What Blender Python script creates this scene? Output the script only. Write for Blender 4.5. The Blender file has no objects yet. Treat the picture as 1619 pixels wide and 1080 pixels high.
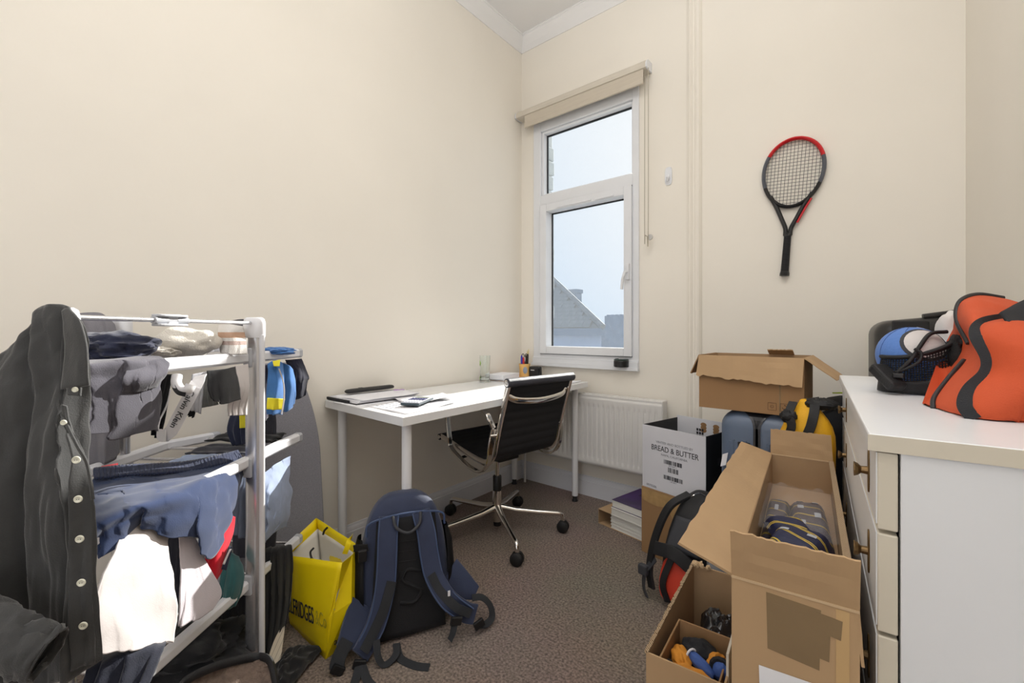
import bpy, math, random
from math import sin, cos, pi, radians, sqrt, atan2, exp
from mathutils import Vector, Matrix, noise
random.seed(4)
C = bpy.context.scene.collection

# ------------------------------------------------------------------ camera, sky, light, exposure
YAW = radians(39.15); FPX = 683.5; HOR = 525.0; EYE = Vector((1.98, 0.0, 1.08))
cam = bpy.data.cameras.new('camera'); cam_o = bpy.data.objects.new('camera', cam); C.objects.link(cam_o)
cam.sensor_width = 36; cam.lens = FPX/1619*36; cam.shift_y = -(540-HOR)/1619; cam.clip_start = .02
cam_o.location = EYE; cam_o.rotation_euler = (pi/2, 0, YAW)
bpy.context.scene.camera = cam_o
SUN_DIR = Vector((-.065, .99, .50)).normalized()      # towards the sun, seen through the window
w = bpy.data.worlds.new('sky'); bpy.context.scene.world = w; w.use_nodes = True
nt = w.node_tree; bg = nt.nodes['Background']
tc = nt.nodes.new('ShaderNodeTexCoord'); dotn = nt.nodes.new('ShaderNodeVectorMath'); dotn.operation = 'DOT_PRODUCT'
dotn.inputs[1].default_value = SUN_DIR
nrm = nt.nodes.new('ShaderNodeVectorMath'); nrm.operation = 'NORMALIZE'
nt.links.new(tc.outputs['Generated'], nrm.inputs[0]); nt.links.new(nrm.outputs[0], dotn.inputs[0])
rmp = nt.nodes.new('ShaderNodeValToRGB')
rmp.color_ramp.elements[0].position = .0; rmp.color_ramp.elements[0].color = (.34, .52, .82, 1)
rmp.color_ramp.elements[1].position = .97; rmp.color_ramp.elements[1].color = (1.0, 1.0, 1.0, 1)
e = rmp.color_ramp.elements.new(.80); e.color = (.62, .76, .92, 1)
nt.links.new(dotn.outputs['Value'], rmp.inputs[0]); nt.links.new(rmp.outputs[0], bg.inputs[0])
bg.inputs[1].default_value = .89
def lamp(name, kind, loc, energy, color=(1, 1, 1), size=None, size_y=None, to=None):
    d = bpy.data.lights.new(name, kind); o = bpy.data.objects.new(name, d); C.objects.link(o)
    o.location = loc; d.energy = energy; d.color = color
    if kind == 'AREA':
        d.size = size
        if size_y: d.shape = 'RECTANGLE'; d.size_y = size_y
    if to is not None: o.rotation_euler = (Vector(to)-Vector(loc)).to_track_quat('-Z', 'Y').to_euler()
    return o
s = lamp('sun', 'SUN', (0, 12, 8), 10.5, (1.0, .95, .87)); s.rotation_euler = (-SUN_DIR).to_track_quat('-Z', 'Y').to_euler()
s.data.angle = radians(.6)
lamp('fill_behind_camera', 'AREA', (2.0, -2.1, 1.5), 31, (.93, .98, 1.07), 1.9, 2.0, (1.1, 1.4, 1.1))  # unseen cool fill added behind the camera; the near wall has no window
lamp('fill_overhead', 'AREA', (1.65, .75, 3.18), 15, (1.0, .975, .93), 1.5, 1.5, (1.65, .80, 0))  # added soft fill from above, out of view, not a modelled fitting
fl_ = lamp('fill_bounce', 'SPOT', (1.8, -1.1, 1.5), 290, (.98, .98, .99), to=(1.7, -.05, 3.25)); fl_.data.spot_size = radians(92); fl_.data.spot_blend = .8; fl_.data.shadow_soft_size = .12  # added fill spot, out of view, thrown at the ceiling to brighten the room
vs = bpy.context.scene.view_settings
vs.view_transform = 'Standard'; vs.look = 'None'; vs.exposure = -0.10; vs.gamma = 1.0; vs.use_curve_mapping = False
bpy.context.scene.cycles.max_bounces = 10; bpy.context.scene.cycles.transparent_max_bounces = 16

# ------------------------------------------------------------------ helpers
def lin(c):
    f = lambda v: v/12.92 if v <= .04045 else ((v+.055)/1.055)**2.4
    return (f(c[0]/255), f(c[1]/255), f(c[2]/255), 1)
def mat(name, col, rough=.6, metal=0.0, var=0.0, vscale=8.0, bump=0.0, bscale=200.0, sheen=0.0, spec=.5, alpha=1.0, stretch=(1, 1, 1), col2=None):
    m = bpy.data.materials.new(name); m.use_nodes = True
    n = m.node_tree.nodes; l = m.node_tree.links; b = n['Principled BSDF']
    b.inputs['Roughness'].default_value = rough; b.inputs['Metallic'].default_value = metal
    b.inputs['Specular IOR Level'].default_value = spec; b.inputs['Sheen Weight'].default_value = sheen
    b.inputs['Alpha'].default_value = alpha
    c = lin(col)
    tcn = n.new('ShaderNodeTexCoord'); mp = n.new('ShaderNodeMapping'); mp.inputs['Scale'].default_value = stretch
    l.new(tcn.outputs['Object'], mp.inputs[0])
    nz = n.new('ShaderNodeTexNoise'); nz.inputs['Scale'].default_value = vscale; nz.inputs['Detail'].default_value = 5
    l.new(mp.outputs[0], nz.inputs['Vector'])
    r = n.new('ShaderNodeValToRGB'); r.color_ramp.elements[0].position = .32; r.color_ramp.elements[1].position = .68
    v = max(var, .02)
    r.color_ramp.elements[0].color = lin(col2) if col2 else tuple(x*(1-v) for x in c[:3])+(1,)
    r.color_ramp.elements[1].color = c if col2 else tuple(min(1, x*(1+v)) for x in c[:3])+(1,)
    l.new(nz.outputs[0], r.inputs[0]); l.new(r.outputs[0], b.inputs['Base Color'])
    if bump:
        n2 = n.new('ShaderNodeTexNoise'); n2.inputs['Scale'].default_value = bscale; n2.inputs['Detail'].default_value = 3
        l.new(mp.outputs[0], n2.inputs['Vector'])
        bm_ = n.new('ShaderNodeBump'); bm_.inputs['Strength'].default_value = bump; bm_.inputs['Distance'].default_value = .004
        l.new(n2.outputs[0], bm_.inputs['Height']); l.new(bm_.outputs[0], b.inputs['Normal'])
    return m
def stripes(name, base, stops, axis, period, rough=.7, offset=0.0, bump=.2):
    """fabric or print with bands: stops = [(pos, colour)...] over one period along the object-space axis vector"""
    m = mat(name, base, rough, bump=bump, bscale=400); n = m.node_tree.nodes; l = m.node_tree.links; b = n['Principled BSDF']
    t = n.new('ShaderNodeTexCoord'); d = n.new('ShaderNodeVectorMath'); d.operation = 'DOT_PRODUCT'
    d.inputs[1].default_value = Vector(axis)/period; l.new(t.outputs['Object'], d.inputs[0])
    a = n.new('ShaderNodeMath'); a.operation = 'ADD'; a.inputs[1].default_value = offset; l.new(d.outputs['Value'], a.inputs[0])
    fr = n.new('ShaderNodeMath'); fr.operation = 'FRACT'; l.new(a.outputs[0], fr.inputs[0])
    r = n.new('ShaderNodeValToRGB'); r.color_ramp.interpolation = 'CONSTANT'
    r.color_ramp.elements[0].position = 0; r.color_ramp.elements[0].color = lin(base)
    r.color_ramp.elements[1].position = stops[0][0]; r.color_ramp.elements[1].color = lin(stops[0][1])
    for p, c in stops[1:]:
        el = r.color_ramp.elements.new(p); el.color = lin(c)
    l.new(fr.outputs[0], r.inputs[0]); l.new(r.outputs[0], b.inputs['Base Color'])
    return m

def V(*a): return Vector(a)
def spot(u, v, dist):
    """surveyed point: bearing (u, v) sighted from the eye, at a known distance along the line of sight"""
    t = (u-809.5)/FPX
    return Vector((EYE.x+dist*(-sin(YAW)+t*cos(YAW)), EYE.y+dist*(cos(YAW)+t*sin(YAW)), EYE.z-dist*(v-HOR)/FPX))
class MB:
    def __init__(s): s.v = []; s.f = []
    def add(s, vs, fs):
        o = len(s.v); s.v += [Vector(x) for x in vs]; s.f += [tuple(i+o for i in f) for f in fs]; return s
    def box(s, lo, hi, M=None):
        x0, y0, z0 = lo; x1, y1, z1 = hi
        vs = [V(x0, y0, z0), V(x1, y0, z0), V(x1, y1, z0), V(x0, y1, z0), V(x0, y0, z1), V(x1, y0, z1), V(x1, y1, z1), V(x0, y1, z1)]
        if M: vs = [M @ q for q in vs]
        return s.add(vs, [(0, 3, 2, 1), (4, 5, 6, 7), (0, 1, 5, 4), (1, 2, 6, 5), (2, 3, 7, 6), (3, 0, 4, 7)])
    def rings(s, rs, cap=True, closed=True):
        n = len(rs[0]); fs = []
        for i in range(len(rs)-1):
            for j in range(n if closed else n-1):
                k = (j+1) % n; fs.append((i*n+j, i*n+k, (i+1)*n+k, (i+1)*n+j))
        vs = [q for r in rs for q in r]
        if cap: fs.append(tuple(range(n))[::-1]); fs.append(tuple(range((len(rs)-1)*n, len(rs)*n)))
        return s.add(vs, fs)
    def tube(s, pts, r, seg=10, cap=True, flat=None):
        pts = [Vector(p) for p in pts]; rs = []; n = len(pts); up = None
        for i, p in enumerate(pts):
            t = (pts[min(i+1, n-1)]-pts[max(i-1, 0)]).normalized()
            if up is None:
                up = V(0, 0, 1) if abs(t.z) < .9 else V(1, 0, 0)
            a = (up-t*up.dot(t)).normalized(); b = t.cross(a); up = a
            q = r[i] if isinstance(r, (list, tuple)) else r
            ra, rb = (q, q) if flat is None else flat
            rs.append([p+a*cos(2*pi*k/seg)*ra+b*sin(2*pi*k/seg)*rb for k in range(seg)])
        return s.rings(rs, cap)
    def cyl(s, p, q, r, seg=16): return s.tube([p, q], r, seg)
    def strip(s, pts, nrm, wid, th):
        """flat webbing/strap along pts; nrm = list or one normal, wid across"""
        pts = [Vector(p) for p in pts]; rs = []; n = len(pts)
        for i, p in enumerate(pts):
            t = (pts[min(i+1, n-1)]-pts[max(i-1, 0)]).normalized()
            nn = Vector(nrm[i] if isinstance(nrm, list) else nrm); nn = (nn-t*nn.dot(t)).normalized(); b = t.cross(nn)
            wd = (wid[i] if isinstance(wid, list) else wid)/2
            rs.append([p+b*wd+nn*th/2, p-b*wd+nn*th/2, p-b*wd-nn*th/2, p+b*wd-nn*th/2])
        return s.rings(rs)
    def lathe(s, prof, c=(0, 0, 0), seg=20, M=None, cap=True):
        c = Vector(c); rs = []
        for r, z in prof:
            q = [V(r*cos(2*pi*k/seg), r*sin(2*pi*k/seg), z) for k in range(seg)]
            rs.append([c+(M @ x if M else x) for x in q])
        return s.rings(rs, cap)
    def grid(s, fn, nu, nv):
        vs = [fn(i/nu, j/nv) for i in range(nu+1) for j in range(nv+1)]; m = nv+1
        return s.add(vs, [(i*m+j, (i+1)*m+j, (i+1)*m+j+1, i*m+j+1) for i in range(nu) for j in range(nv)])
    def prism(s, poly, d):
        n = len(poly); d = Vector(d); vs = [Vector(p) for p in poly]+[Vector(p)+d for p in poly]
        return s.add(vs, [tuple(range(n))[::-1], tuple(range(n, 2*n))]+[(i, (i+1) % n, (i+1) % n+n, i+n) for i in range(n)])
    def blob(s, c, rad, amp=.15, fr=4.0, seed=0, nu=28, nv=18, M=None, flat=None, pw=1.0):
        c = Vector(c); rs = []
        for j in range(1, nv):
            ph = pi*j/nv; r = []
            for i in range(nu):
                th = 2*pi*i/nu; d = V(sin(ph)*cos(th), sin(ph)*sin(th), cos(ph))
                if pw != 1: d = V(*[math.copysign(abs(x)**pw, x) for x in d])
                k = 1+amp*noise.fractal(d*fr+V(seed*3.1, seed*1.7, seed), 1.0, 2.0, 3)
                q = V(d.x*rad[0]*k, d.y*rad[1]*k, d.z*rad[2]*k)
                if M: q = M @ q
                q = c+q
                if flat is not None and q.z < flat: q.z = flat
                r.append(q)
            rs.append(r)
        return s.rings(rs)
    def build(s, name, m, parent=None, world=False, smooth=False, bevel=0.0, solid=0.0, sub=0, kind=None, segs=2):
        me = bpy.data.meshes.new(name)
        off = parent_origin(parent) if (world and parent) else V(0, 0, 0)
        me.from_pydata([tuple(q-off) for q in s.v], [], s.f); me.update()
        o = bpy.data.objects.new(name, me); C.objects.link(o); me.materials.append(m)
        if parent: o.parent = parent
        if smooth:
            for p in me.polygons: p.use_smooth = True
            me.set_sharp_from_angle(angle=radians(55))
        if solid:
            q = o.modifiers.new('solid', 'SOLIDIFY'); q.thickness = solid; q.offset = 0
        if bevel:
            q = o.modifiers.new('bevel', 'BEVEL'); q.width = bevel; q.segments = segs; q.limit_method = 'ANGLE'; q.angle_limit = radians(40)
        if sub:
            q = o.modifiers.new('sub', 'SUBSURF'); q.levels = sub; q.render_levels = sub
        if kind: o['kind'] = kind
        return o
def parent_origin(o):
    p = V(0, 0, 0)
    while o: p += Vector(o.location); o = o.parent
    return p
def thing(name, label, cat, loc=(0, 0, 0), rot=0.0, group=None):
    o = bpy.data.objects.new(name, None); C.objects.link(o); o.location = loc; o.rotation_euler = (0, 0, rot); o.empty_display_size = .05
    return tag(o, label, cat, group)
def tag(o, label, cat, group=None, kind=None):
    o['label'] = label; o['category'] = cat
    if group: o['group'] = group
    if kind: o['kind'] = kind
    return o
def struct(o): o['kind'] = 'structure'; return o
def text(body, m, size, M, parent, name='lettering', align='CENTER', depth=.0004, sx=1.0):
    cu = bpy.data.curves.new(name, 'FONT'); cu.body = body; cu.size = size; cu.align_x = align; cu.align_y = 'CENTER'; cu.extrude = depth
    tmp = bpy.data.objects.new('tmp', cu); C.objects.link(tmp)
    bpy.context.view_layer.update()
    me = bpy.data.meshes.new_from_object(tmp.evaluated_get(bpy.context.evaluated_depsgraph_get()))
    bpy.data.objects.remove(tmp)
    me.transform(Matrix.Diagonal((sx, 1, 1, 1))); me.transform(M)
    me.materials.clear(); me.materials.append(m)
    o = bpy.data.objects.new(name, me); C.objects.link(o)
    if parent: o.parent = parent
    return o
def frame(origin, xa, ya):
    xa = Vector(xa).normalized(); ya = Vector(ya); ya = (ya-xa*ya.dot(xa)).normalized(); za = xa.cross(ya)
    M = Matrix((xa, ya, za)).transposed().to_4x4(); M.translation = Vector(origin); return M
def sm(x): x = max(0, min(1, x)); return x*x*(3-2*x)
def curve(pts, n=8):
    """Catmull-Rom through pts"""
    P = [Vector(p) for p in pts]; P = [P[0]*2-P[1]]+P+[P[-1]*2-P[-2]]; out = []
    for i in range(1, len(P)-2):
        for k in range(n):
            t = k/n; a, b, c, d = P[i-1], P[i], P[i+1], P[i+2]
            out.append(.5*((2*b)+(c-a)*t+(2*a-5*b+4*c-d)*t*t+(3*b-a-3*c+d)*t**3))
    out.append(P[-2]); return out
def drape(A, B, out, front, back, r=.014, nu=36, nv=44, amp=.010, freq=2.5, wr=.004, seed=0, flare=0.0, lie=False, fscale=16, sag=0.0):
    """cloth laid over a rail A-B; hangs `front` down on the `out` side, `back` behind it (or lies flat there)"""
    A, B, out = Vector(A), Vector(B), Vector(out).normalized(); arc = r*pi/2; m = MB()
    def fn(u, v):
        Lf = front(u) if callable(front) else front; Lb = back(u) if callable(back) else back
        s_ = -Lb-arc+(Lf+Lb+2*arc)*v
        if s_ > arc: h = s_-arc; o_, z = r, -r-h
        elif s_ < -arc:
            h = -s_-arc
            o_, z = (-r-h, -r*.0-sag*sin(pi*min(1, h/max(Lb, .01)))) if lie else (-r, -r-h)
            if lie: z = -.002+(.006*noise.noise(V(u*6, h*20, seed)))
        else: h = 0; a = s_/r; o_, z = r*sin(a), r*cos(a)-r
        if lie and s_ < arc and s_ >= -arc and s_ < 0: o_, z = s_, 0
        k = sm(h/.09)
        uu = .5+(u-.5)*(1+flare*min(1, h/max(Lf, .01)))
        d = amp*k*(sin(2*pi*freq*uu+seed*1.3+2.2*h/.2)+.5*sin(2*pi*freq*2.3*uu+seed*2.1))
        p = A.lerp(B, uu)+V(0, 0, z)+out*o_
        q = p*fscale+V(seed*5.3, seed*2.9, seed)
        d += wr*noise.fractal(q, 1.0, 2.0, 3)
        sg = 1 if s_ > 0 else -1
        if lie and s_ < -arc: return p+V(0, 0, abs(d)*1.0+.001)
        return p+out*(d*sg)+V(0, 0, wr*.7*noise.noise(q*1.3))
    m.grid(fn, nu, nv); return m
# ------------------------------------------------------------------ room shell
m_wall = mat('cream_paint', (243, 237, 226), .75, var=.012, vscale=1.5, bump=.05, bscale=60)
m_ceil = mat('ceiling_paint', (238, 237, 236), .8, var=.01, vscale=2)
m_trim = mat('white_gloss', (226, 227, 232), .35, var=.015, vscale=3)
m_upvc = mat('upvc', (232, 234, 238), .3, var=.01)
m_gasket = mat('gasket', (26, 30, 36), .6)
m_carpet = mat('carpet', (132, 112, 99), .95, var=.55, vscale=120, bump=.9, bscale=330, sheen=.15, spec=.1)
n = m_carpet.node_tree.nodes; l = m_carpet.node_tree.links
tcn = n.new('ShaderNodeTexCoord'); nz = n.new('ShaderNodeTexNoise'); nz.inputs['Scale'].default_value = 2.2; nz.inputs['Detail'].default_value = 4
l.new(tcn.outputs['Object'], nz.inputs['Vector']); mx = n.new('ShaderNodeMix'); mx.data_type = 'RGBA'; mx.blend_type = 'MULTIPLY'; mx.inputs[0].default_value = .35
b = n['Principled BSDF']; src = b.inputs['Base Color'].links[0].from_socket
l.new(src, mx.inputs[6]); l.new(nz.outputs[1], mx.inputs[7]); 
hs = n.new('ShaderNodeHueSaturation'); hs.inputs['Saturation'].default_value = .8; hs.inputs['Value'].default_value = 1.2; l.new(mx.outputs[2], hs.inputs['Color']); l.new(hs.outputs[0], b.inputs['Base Color'])
YB, ZC, YN = 2.545, 3.25, -2.2
RW = lambda y: 2.303+.068*(YB-y)
WX0, WX1, WZ0, WZ1 = .119, .914, .84, 2.59
struct(MB().box((-.2, YN-.2, -.12), (2.9, YB+.2, 0)).build('floor', m_carpet))
struct(MB().box((-.2, YN-.2, ZC), (2.9, YB+.2, ZC+.12)).build('ceiling', m_ceil))
struct(MB().box((-.2, YN-.2, 0), (0, YB+.16, ZC)).build('wall_left', m_wall))
q = MB()
for lo, hi in (((0, YB, 0), (WX0, YB+.16, ZC)), ((WX1, YB, 0), (2.9, YB+.16, ZC)), ((WX0, YB, 0), (WX1, YB+.16, WZ0)), ((WX0, YB, WZ1), (WX1, YB+.16, ZC))): q.box(lo, hi)
struct(q.build('wall_back', m_wall))
struct(MB().prism([(RW(YB), YB, 0), (2.95, YB, 0), (2.95, YN, 0), (RW(YN), YN, 0)], (0, 0, ZC)).build('wall_right', m_wall))
struct(MB().box((0, YN-.2, 0), (2.9, YN, ZC)).build('wall_near', m_wall))
def run(prof, p, q_, nrm):
    """moulding: (out, z) profile swept from p to q_"""
    nrm = V(*nrm); return MB().rings([[V(a[0], a[1], 0)+nrm*o+V(0, 0, z) for o, z in prof] for a in (p, q_)])
base = [(0, 0), (.020, 0), (.020, .094), (.0165, .098), (.0165, .103), (.014, .112), (.008, .120), (.006, .127), (0, .127)]
struct(run(base[::-1], (0, YN), (0, YB), (1, 0, 0)).build('baseboard_left', m_trim))
struct(run(base[::-1], (0, YB), (RW(YB), YB), (0, -1, 0)).build('baseboard_back', m_trim))
struct(run(base[::-1], (RW(YB), YB), (RW(YN), YN), (-1, -.068, 0)).build('baseboard_right', m_trim))
corn = [(0, 3.151), (.006, 3.151), (.012, 3.165), (.022, 3.185), (.038, 3.210), (.050, 3.226), (.056, 3.232), (.056, 3.24), (.062, 3.243), (.062, 3.25), (0, 3.25)]
struct(run(corn[::-1], (0, YN), (0, YB), (1, 0, 0)).build('trim_1', m_ceil))
struct(run(corn[::-1], (0, YB), (RW(YB), YB), (0, -1, 0)).build('trim_2', m_ceil))
# painted pipe casing running up the back wall
q = MB()
prof = [(1.196, 0), (1.196, .006), (1.206, .012), (1.212, .022), (1.222, .026), (1.229, .019), (1.234, .014), (1.242, .014), (1.248, .022), (1.258, .026), (1.268, .021), (1.276, .008), (1.279, 0)]
q.rings([[V(x, YB-o, z) for x, o in prof] for z in (.12, 3.2)])
struct(q.build('trim_3', m_wall, smooth=False))

# ------------------------------------------------------------------ window_1
def frame_ring(x0, x1, z0, z1, wl, wr, wb, wt, y0, y1):
    m = MB()
    m.box((x0, y0, z0), (x0+wl, y1, z1)); m.box((x1-wr, y0, z0), (x1, y1, z1))
    m.box((x0+wl, y0, z0), (x1-wr, y1, z0+wb)); m.box((x0+wl, y0, z1-wt), (x1-wr, y1, z1)); return m
TR0, TR1 = 1.985, 2.055
win = frame_ring(WX0, WX1, WZ0, WZ1, .062, .040, .085, .075, YB-.012, YB+.065)
win.box((WX0+.062, YB-.012, TR0), (WX1-.040, YB+.065, TR1))
win = struct(win.build('window_1', m_upvc, bevel=.003))
fr = frame_ring(WX0+.062, WX1-.040, TR1, WZ1-.075, .018, .012, .012, .016, YB+.004, YB+.05).build('glazing_bead', m_upvc, win, bevel=.004)
sash = frame_ring(WX0+.066, WX1-.0405, WZ0+.088, TR0-.003, .056, .050, .052, .052, YB-.030, YB+.05).build('opening_sash', m_upvc, win, bevel=.004)
frame_ring(WX0+.063, WX1-.041, WZ0+.085, TR0-.0005, .0035, .0015, .002, .002, YB-.018, YB-.010).build('sash_shadow_gap', mat('gap_grey', (120, 122, 128), .7), win)
frame_ring(WX0+.078, WX1-.05, TR1+.010, WZ1-.088, .011, .003, .004, .012, YB+.043, YB+.055).build('gasket', m_gasket, win)
frame_ring(WX0+.120, WX1-.092, WZ0+.138, TR0-.053, .010, .002, .002, .009, YB+.043, YB+.055).build('gasket', m_gasket, win)
m_glass = bpy.data.materials.new('dusty_glass'); m_glass.use_nodes = True
n = m_glass.node_tree.nodes; l = m_glass.node_tree.links; n.clear()
out = n.new('ShaderNodeOutputMaterial'); tr = n.new('ShaderNodeBsdfTransparent'); tr.inputs[0].default_value = (.97, .985, 1, 1)
gl = n.new('ShaderNodeBsdfGlossy'); gl.inputs['Roughness'].default_value = .02; df = n.new('ShaderNodeBsdfTranslucent'); df.inputs[0].default_value = (.84, .90, .95, 1)
fz = n.new('ShaderNodeFresnel'); fz.inputs[0].default_value = 1.3; m1 = n.new('ShaderNodeMixShader'); m2 = n.new('ShaderNodeMixShader')
tcn = n.new('ShaderNodeTexCoord'); nz = n.new('ShaderNodeTexNoise'); nz.inputs['Scale'].default_value = 70; nz.inputs['Detail'].default_value = 6
mr = n.new('ShaderNodeMapRange'); mr.inputs['From Min'].default_value = .4; mr.inputs['From Max'].default_value = .7; mr.inputs['To Min'].default_value = .040; mr.inputs['To Max'].default_value = .050
l.new(tcn.outputs['Object'], nz.inputs[0]); l.new(nz.outputs[0], mr.inputs[0]); l.new(mr.outputs[0], m2.inputs[0])
l.new(fz.outputs[0], m1.inputs[0]); l.new(tr.outputs[0], m1.inputs[1]); l.new(gl.outputs[0], m1.inputs[2])
l.new(m1.outputs[0], m2.inputs[1]); l.new(df.outputs[0], m2.inputs[2]); l.new(m2.outputs[0], out.inputs[0])
MB().box((WX0+.07, YB+.047, TR1), (WX1-.05, YB+.050, WZ1-.08)).build('pane', m_glass, win)
MB().box((WX0+.11, YB+.047, WZ0+.12), (WX1-.085, YB+.050, TR0-.04)).build('pane', m_glass, win)
for z0, z1, yo in ((.84, .862, .034), (.862, .893, .026), (.893, .905, .018)):      # stepped bottom rail and sill nosing
    MB().box((WX0-.006 if z0 < .85 else WX0, YB-yo, z0), (WX1+.004 if z0 < .85 else WX1, YB-.010, z1)).build('sill_strip', m_upvc, win, bevel=.002)
MB().box((.33, YB-.036, 1.938), (.60, YB-.030, 1.950)).build('trickle_vent', m_upvc, win, bevel=.002)
MB().box((.63, YB-.040, 1.934), (.76, YB-.030, 1.948)).build('trickle_vent', m_upvc, win, bevel=.004)
h = MB().box((.846, YB-.052, 1.40), (.866, YB-.030, 1.50)).build('handle', m_upvc, win, bevel=.004)
MB().tube([(.856, YB-.05, 1.45), (.852, YB-.075, 1.445), (.840, YB-.08, 1.40), (.835, YB-.08, 1.34)], .0085, 10).build('lever', m_upvc, h, smooth=True)
MB().cyl((.856, YB-.0545, 1.455), (.856, YB-.051, 1.455), .003, 8).build('keyhole', m_gasket, h)

# roller blind
m_blind = mat('blind_fabric', (206, 196, 180), .8, var=.03, bump=.15, bscale=500, stretch=(1, 1, 14))
m_blind2 = mat('blind_roll_fabric', (214, 206, 192), .7, var=.03, bump=.1, bscale=500)
bl = thing('roller_blind', 'beige roller blind wound up above the window', 'blind', (.5, YB-.05, 2.6))
a = [(YB-.001, 2.688), (YB-.03, 2.690)]+[(YB-.055-.030*cos(t)*1.0, 2.660+.030*sin(t)) for t in [pi/2-.25*i for i in range(9)][::1]]
prof = [(YB-.002, 2.692), (YB-.045, 2.692), (YB-.066, 2.686), (YB-.080, 2.672), (YB-.085, 2.655), (YB-.082, 2.638), (YB-.070, 2.634), (YB-.002, 2.634)]
MB().rings([[V(x, y, z) for y, z in prof] for x in (.012, .985)]).build('cassette', m_blind2, bl, world=True, smooth=False)
MB().box((.085, YB-.074, 2.575), (.968, YB-.071, 2.64)).build('blind_cloth', m_blind, bl, world=True)
MB().box((.085, YB-.080, 2.548), (.968, YB-.066, 2.576)).build('bottom_bar', m_blind, bl, world=True, bevel=.003)
for x in (.004, .985): MB().prism([(x, y, z) for y, z in prof], (.008, 0, 0)).build('end_cap', m_upvc, bl, world=True)
ch = MB(); pts = [(.972, YB-.06, 2.64), (.971, YB-.06, 1.68), (.975, YB-.06, 1.655), (.985, YB-.06, 1.648), (.993, YB-.06, 1.66), (.994, YB-.06, 2.64)]
ch.tube(curve(pts, 10), .0022, 6); m_chain = mat('bead_chain', (176, 168, 150), .4)
ch.build('pull_chain', m_chain, bl, world=True, smooth=True)
MB().lathe([(.004, -.006), (.016, -.005), (.018, 0), (.016, .005), (.004, .006)], (1.000, YB-.05, 1.640), 14, Matrix.Rotation(pi/2, 4, 'X')).build('chain_tensioner', mat('clear_grey', (205, 203, 200), .3), bl, world=True, smooth=True)
# white hook on the wall
hk = thing('wall_hook', 'small white adhesive hook on wall right of window', 'hook', (1.092, YB, 1.99))
MB().prism([(1.092+.021*math.copysign(abs(cos(t))**.5, cos(t)), YB, 1.993+.053*math.copysign(abs(sin(t))**.6, sin(t))) for t in [2*pi*i/24 for i in range(24)]], (0, -.006, 0)).build('back_plate', m_upvc, hk, world=True, bevel=.002)
MB().tube([(1.094, YB-.005, 2.0), (1.094, YB-.014, 1.975), (1.094, YB-.026, 1.962), (1.094, YB-.03, 1.982)], .007, 8).build('hook_arm', m_upvc, hk, world=True, smooth=True)

# ------------------------------------------------------------------ outside
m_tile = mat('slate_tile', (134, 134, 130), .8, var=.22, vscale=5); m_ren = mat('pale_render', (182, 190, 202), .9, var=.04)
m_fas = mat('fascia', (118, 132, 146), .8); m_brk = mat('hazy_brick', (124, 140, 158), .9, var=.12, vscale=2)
hs_ = thing('neighbour_house', 'neighbouring pale house with grey tiled roof seen through window', 'house', (-6, 10, -5))
hipx = lambda z: -2.68-2.36*(z-1.2)/1.44
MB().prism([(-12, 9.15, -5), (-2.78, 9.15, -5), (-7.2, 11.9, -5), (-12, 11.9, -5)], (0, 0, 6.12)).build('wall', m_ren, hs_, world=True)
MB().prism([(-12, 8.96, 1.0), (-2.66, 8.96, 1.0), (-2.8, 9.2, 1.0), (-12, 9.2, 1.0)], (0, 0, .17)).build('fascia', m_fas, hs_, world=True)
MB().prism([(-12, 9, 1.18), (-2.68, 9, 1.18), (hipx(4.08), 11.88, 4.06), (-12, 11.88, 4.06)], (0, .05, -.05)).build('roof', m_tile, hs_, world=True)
tm = MB().box((-.098, -.03, 0), (.098, .19, .016)).v; tme = bpy.data.meshes.new('roof_tile')
tme.from_pydata([tuple(x) for x in tm], [], [(0, 3, 2, 1), (4, 5, 6, 7), (0, 1, 5, 4), (1, 2, 6, 5), (2, 3, 7, 6), (3, 0, 4, 7)]); tme.materials.append(m_tile)
pr_ = parent_origin(hs_)
for r in range(17):
    bb = r*.15; z = 1.2+bb*.7071; y = 9+bb*.7071; x = hipx(z)-.22+(.1 if r % 2 else 0); k = 0
    while x > -5.7+.02*r and k < 17:
        if x+.10 < hipx(z+.10):
            o = bpy.data.objects.new('roof_tile', tme); C.objects.link(o); o.parent = hs_
            o.location = V(x, y, z+.012)-pr_; o.rotation_euler = (pi/4+.06+random.uniform(-.02, .02), random.uniform(-.015, .015), 0)
        x -= .2; k += 1
MB().tube([V(hipx(z)-.02, 9+(z-1.2)+.01, z+.03) for z in (1.17, 2, 3, 4.08)], .075, 6).build('hip_ridge', m_tile, hs_, world=True)
cq = MB().box((-4.92, 11.2, 1.2), (-4.66, 11.5, 2.33)); cq.box((-4.95, 11.17, 2.25), (-4.63, 11.53, 2.36)); cq.build('chimney_stack', m_brk, hs_, world=True)
fb = thing('distant_building', 'hazy grey block of flats on skyline through window', 'building', (-10.4, 26, -5))
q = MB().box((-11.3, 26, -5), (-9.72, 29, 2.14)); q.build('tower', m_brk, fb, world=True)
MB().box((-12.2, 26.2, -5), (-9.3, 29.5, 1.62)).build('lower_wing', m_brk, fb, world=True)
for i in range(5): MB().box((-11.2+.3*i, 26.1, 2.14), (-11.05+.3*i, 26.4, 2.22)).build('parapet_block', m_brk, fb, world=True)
bp_ = thing('brick_pier', 'grey stone pier edge outside the upper window pane', 'pier', (-.05, 2.83, -1))
for i in range(34):
    z = -1+i*.115; e_ = .040+random.uniform(-.014, .010)
    MB().box((-.16, 2.80, z), (e_, 2.92, z+.108)).build('brick', mat('grey_stone', (150, 158, 160), .9, var=.1) if i == 0 else bpy.data.materials['grey_stone'], bp_, world=True, bevel=.012)
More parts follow.
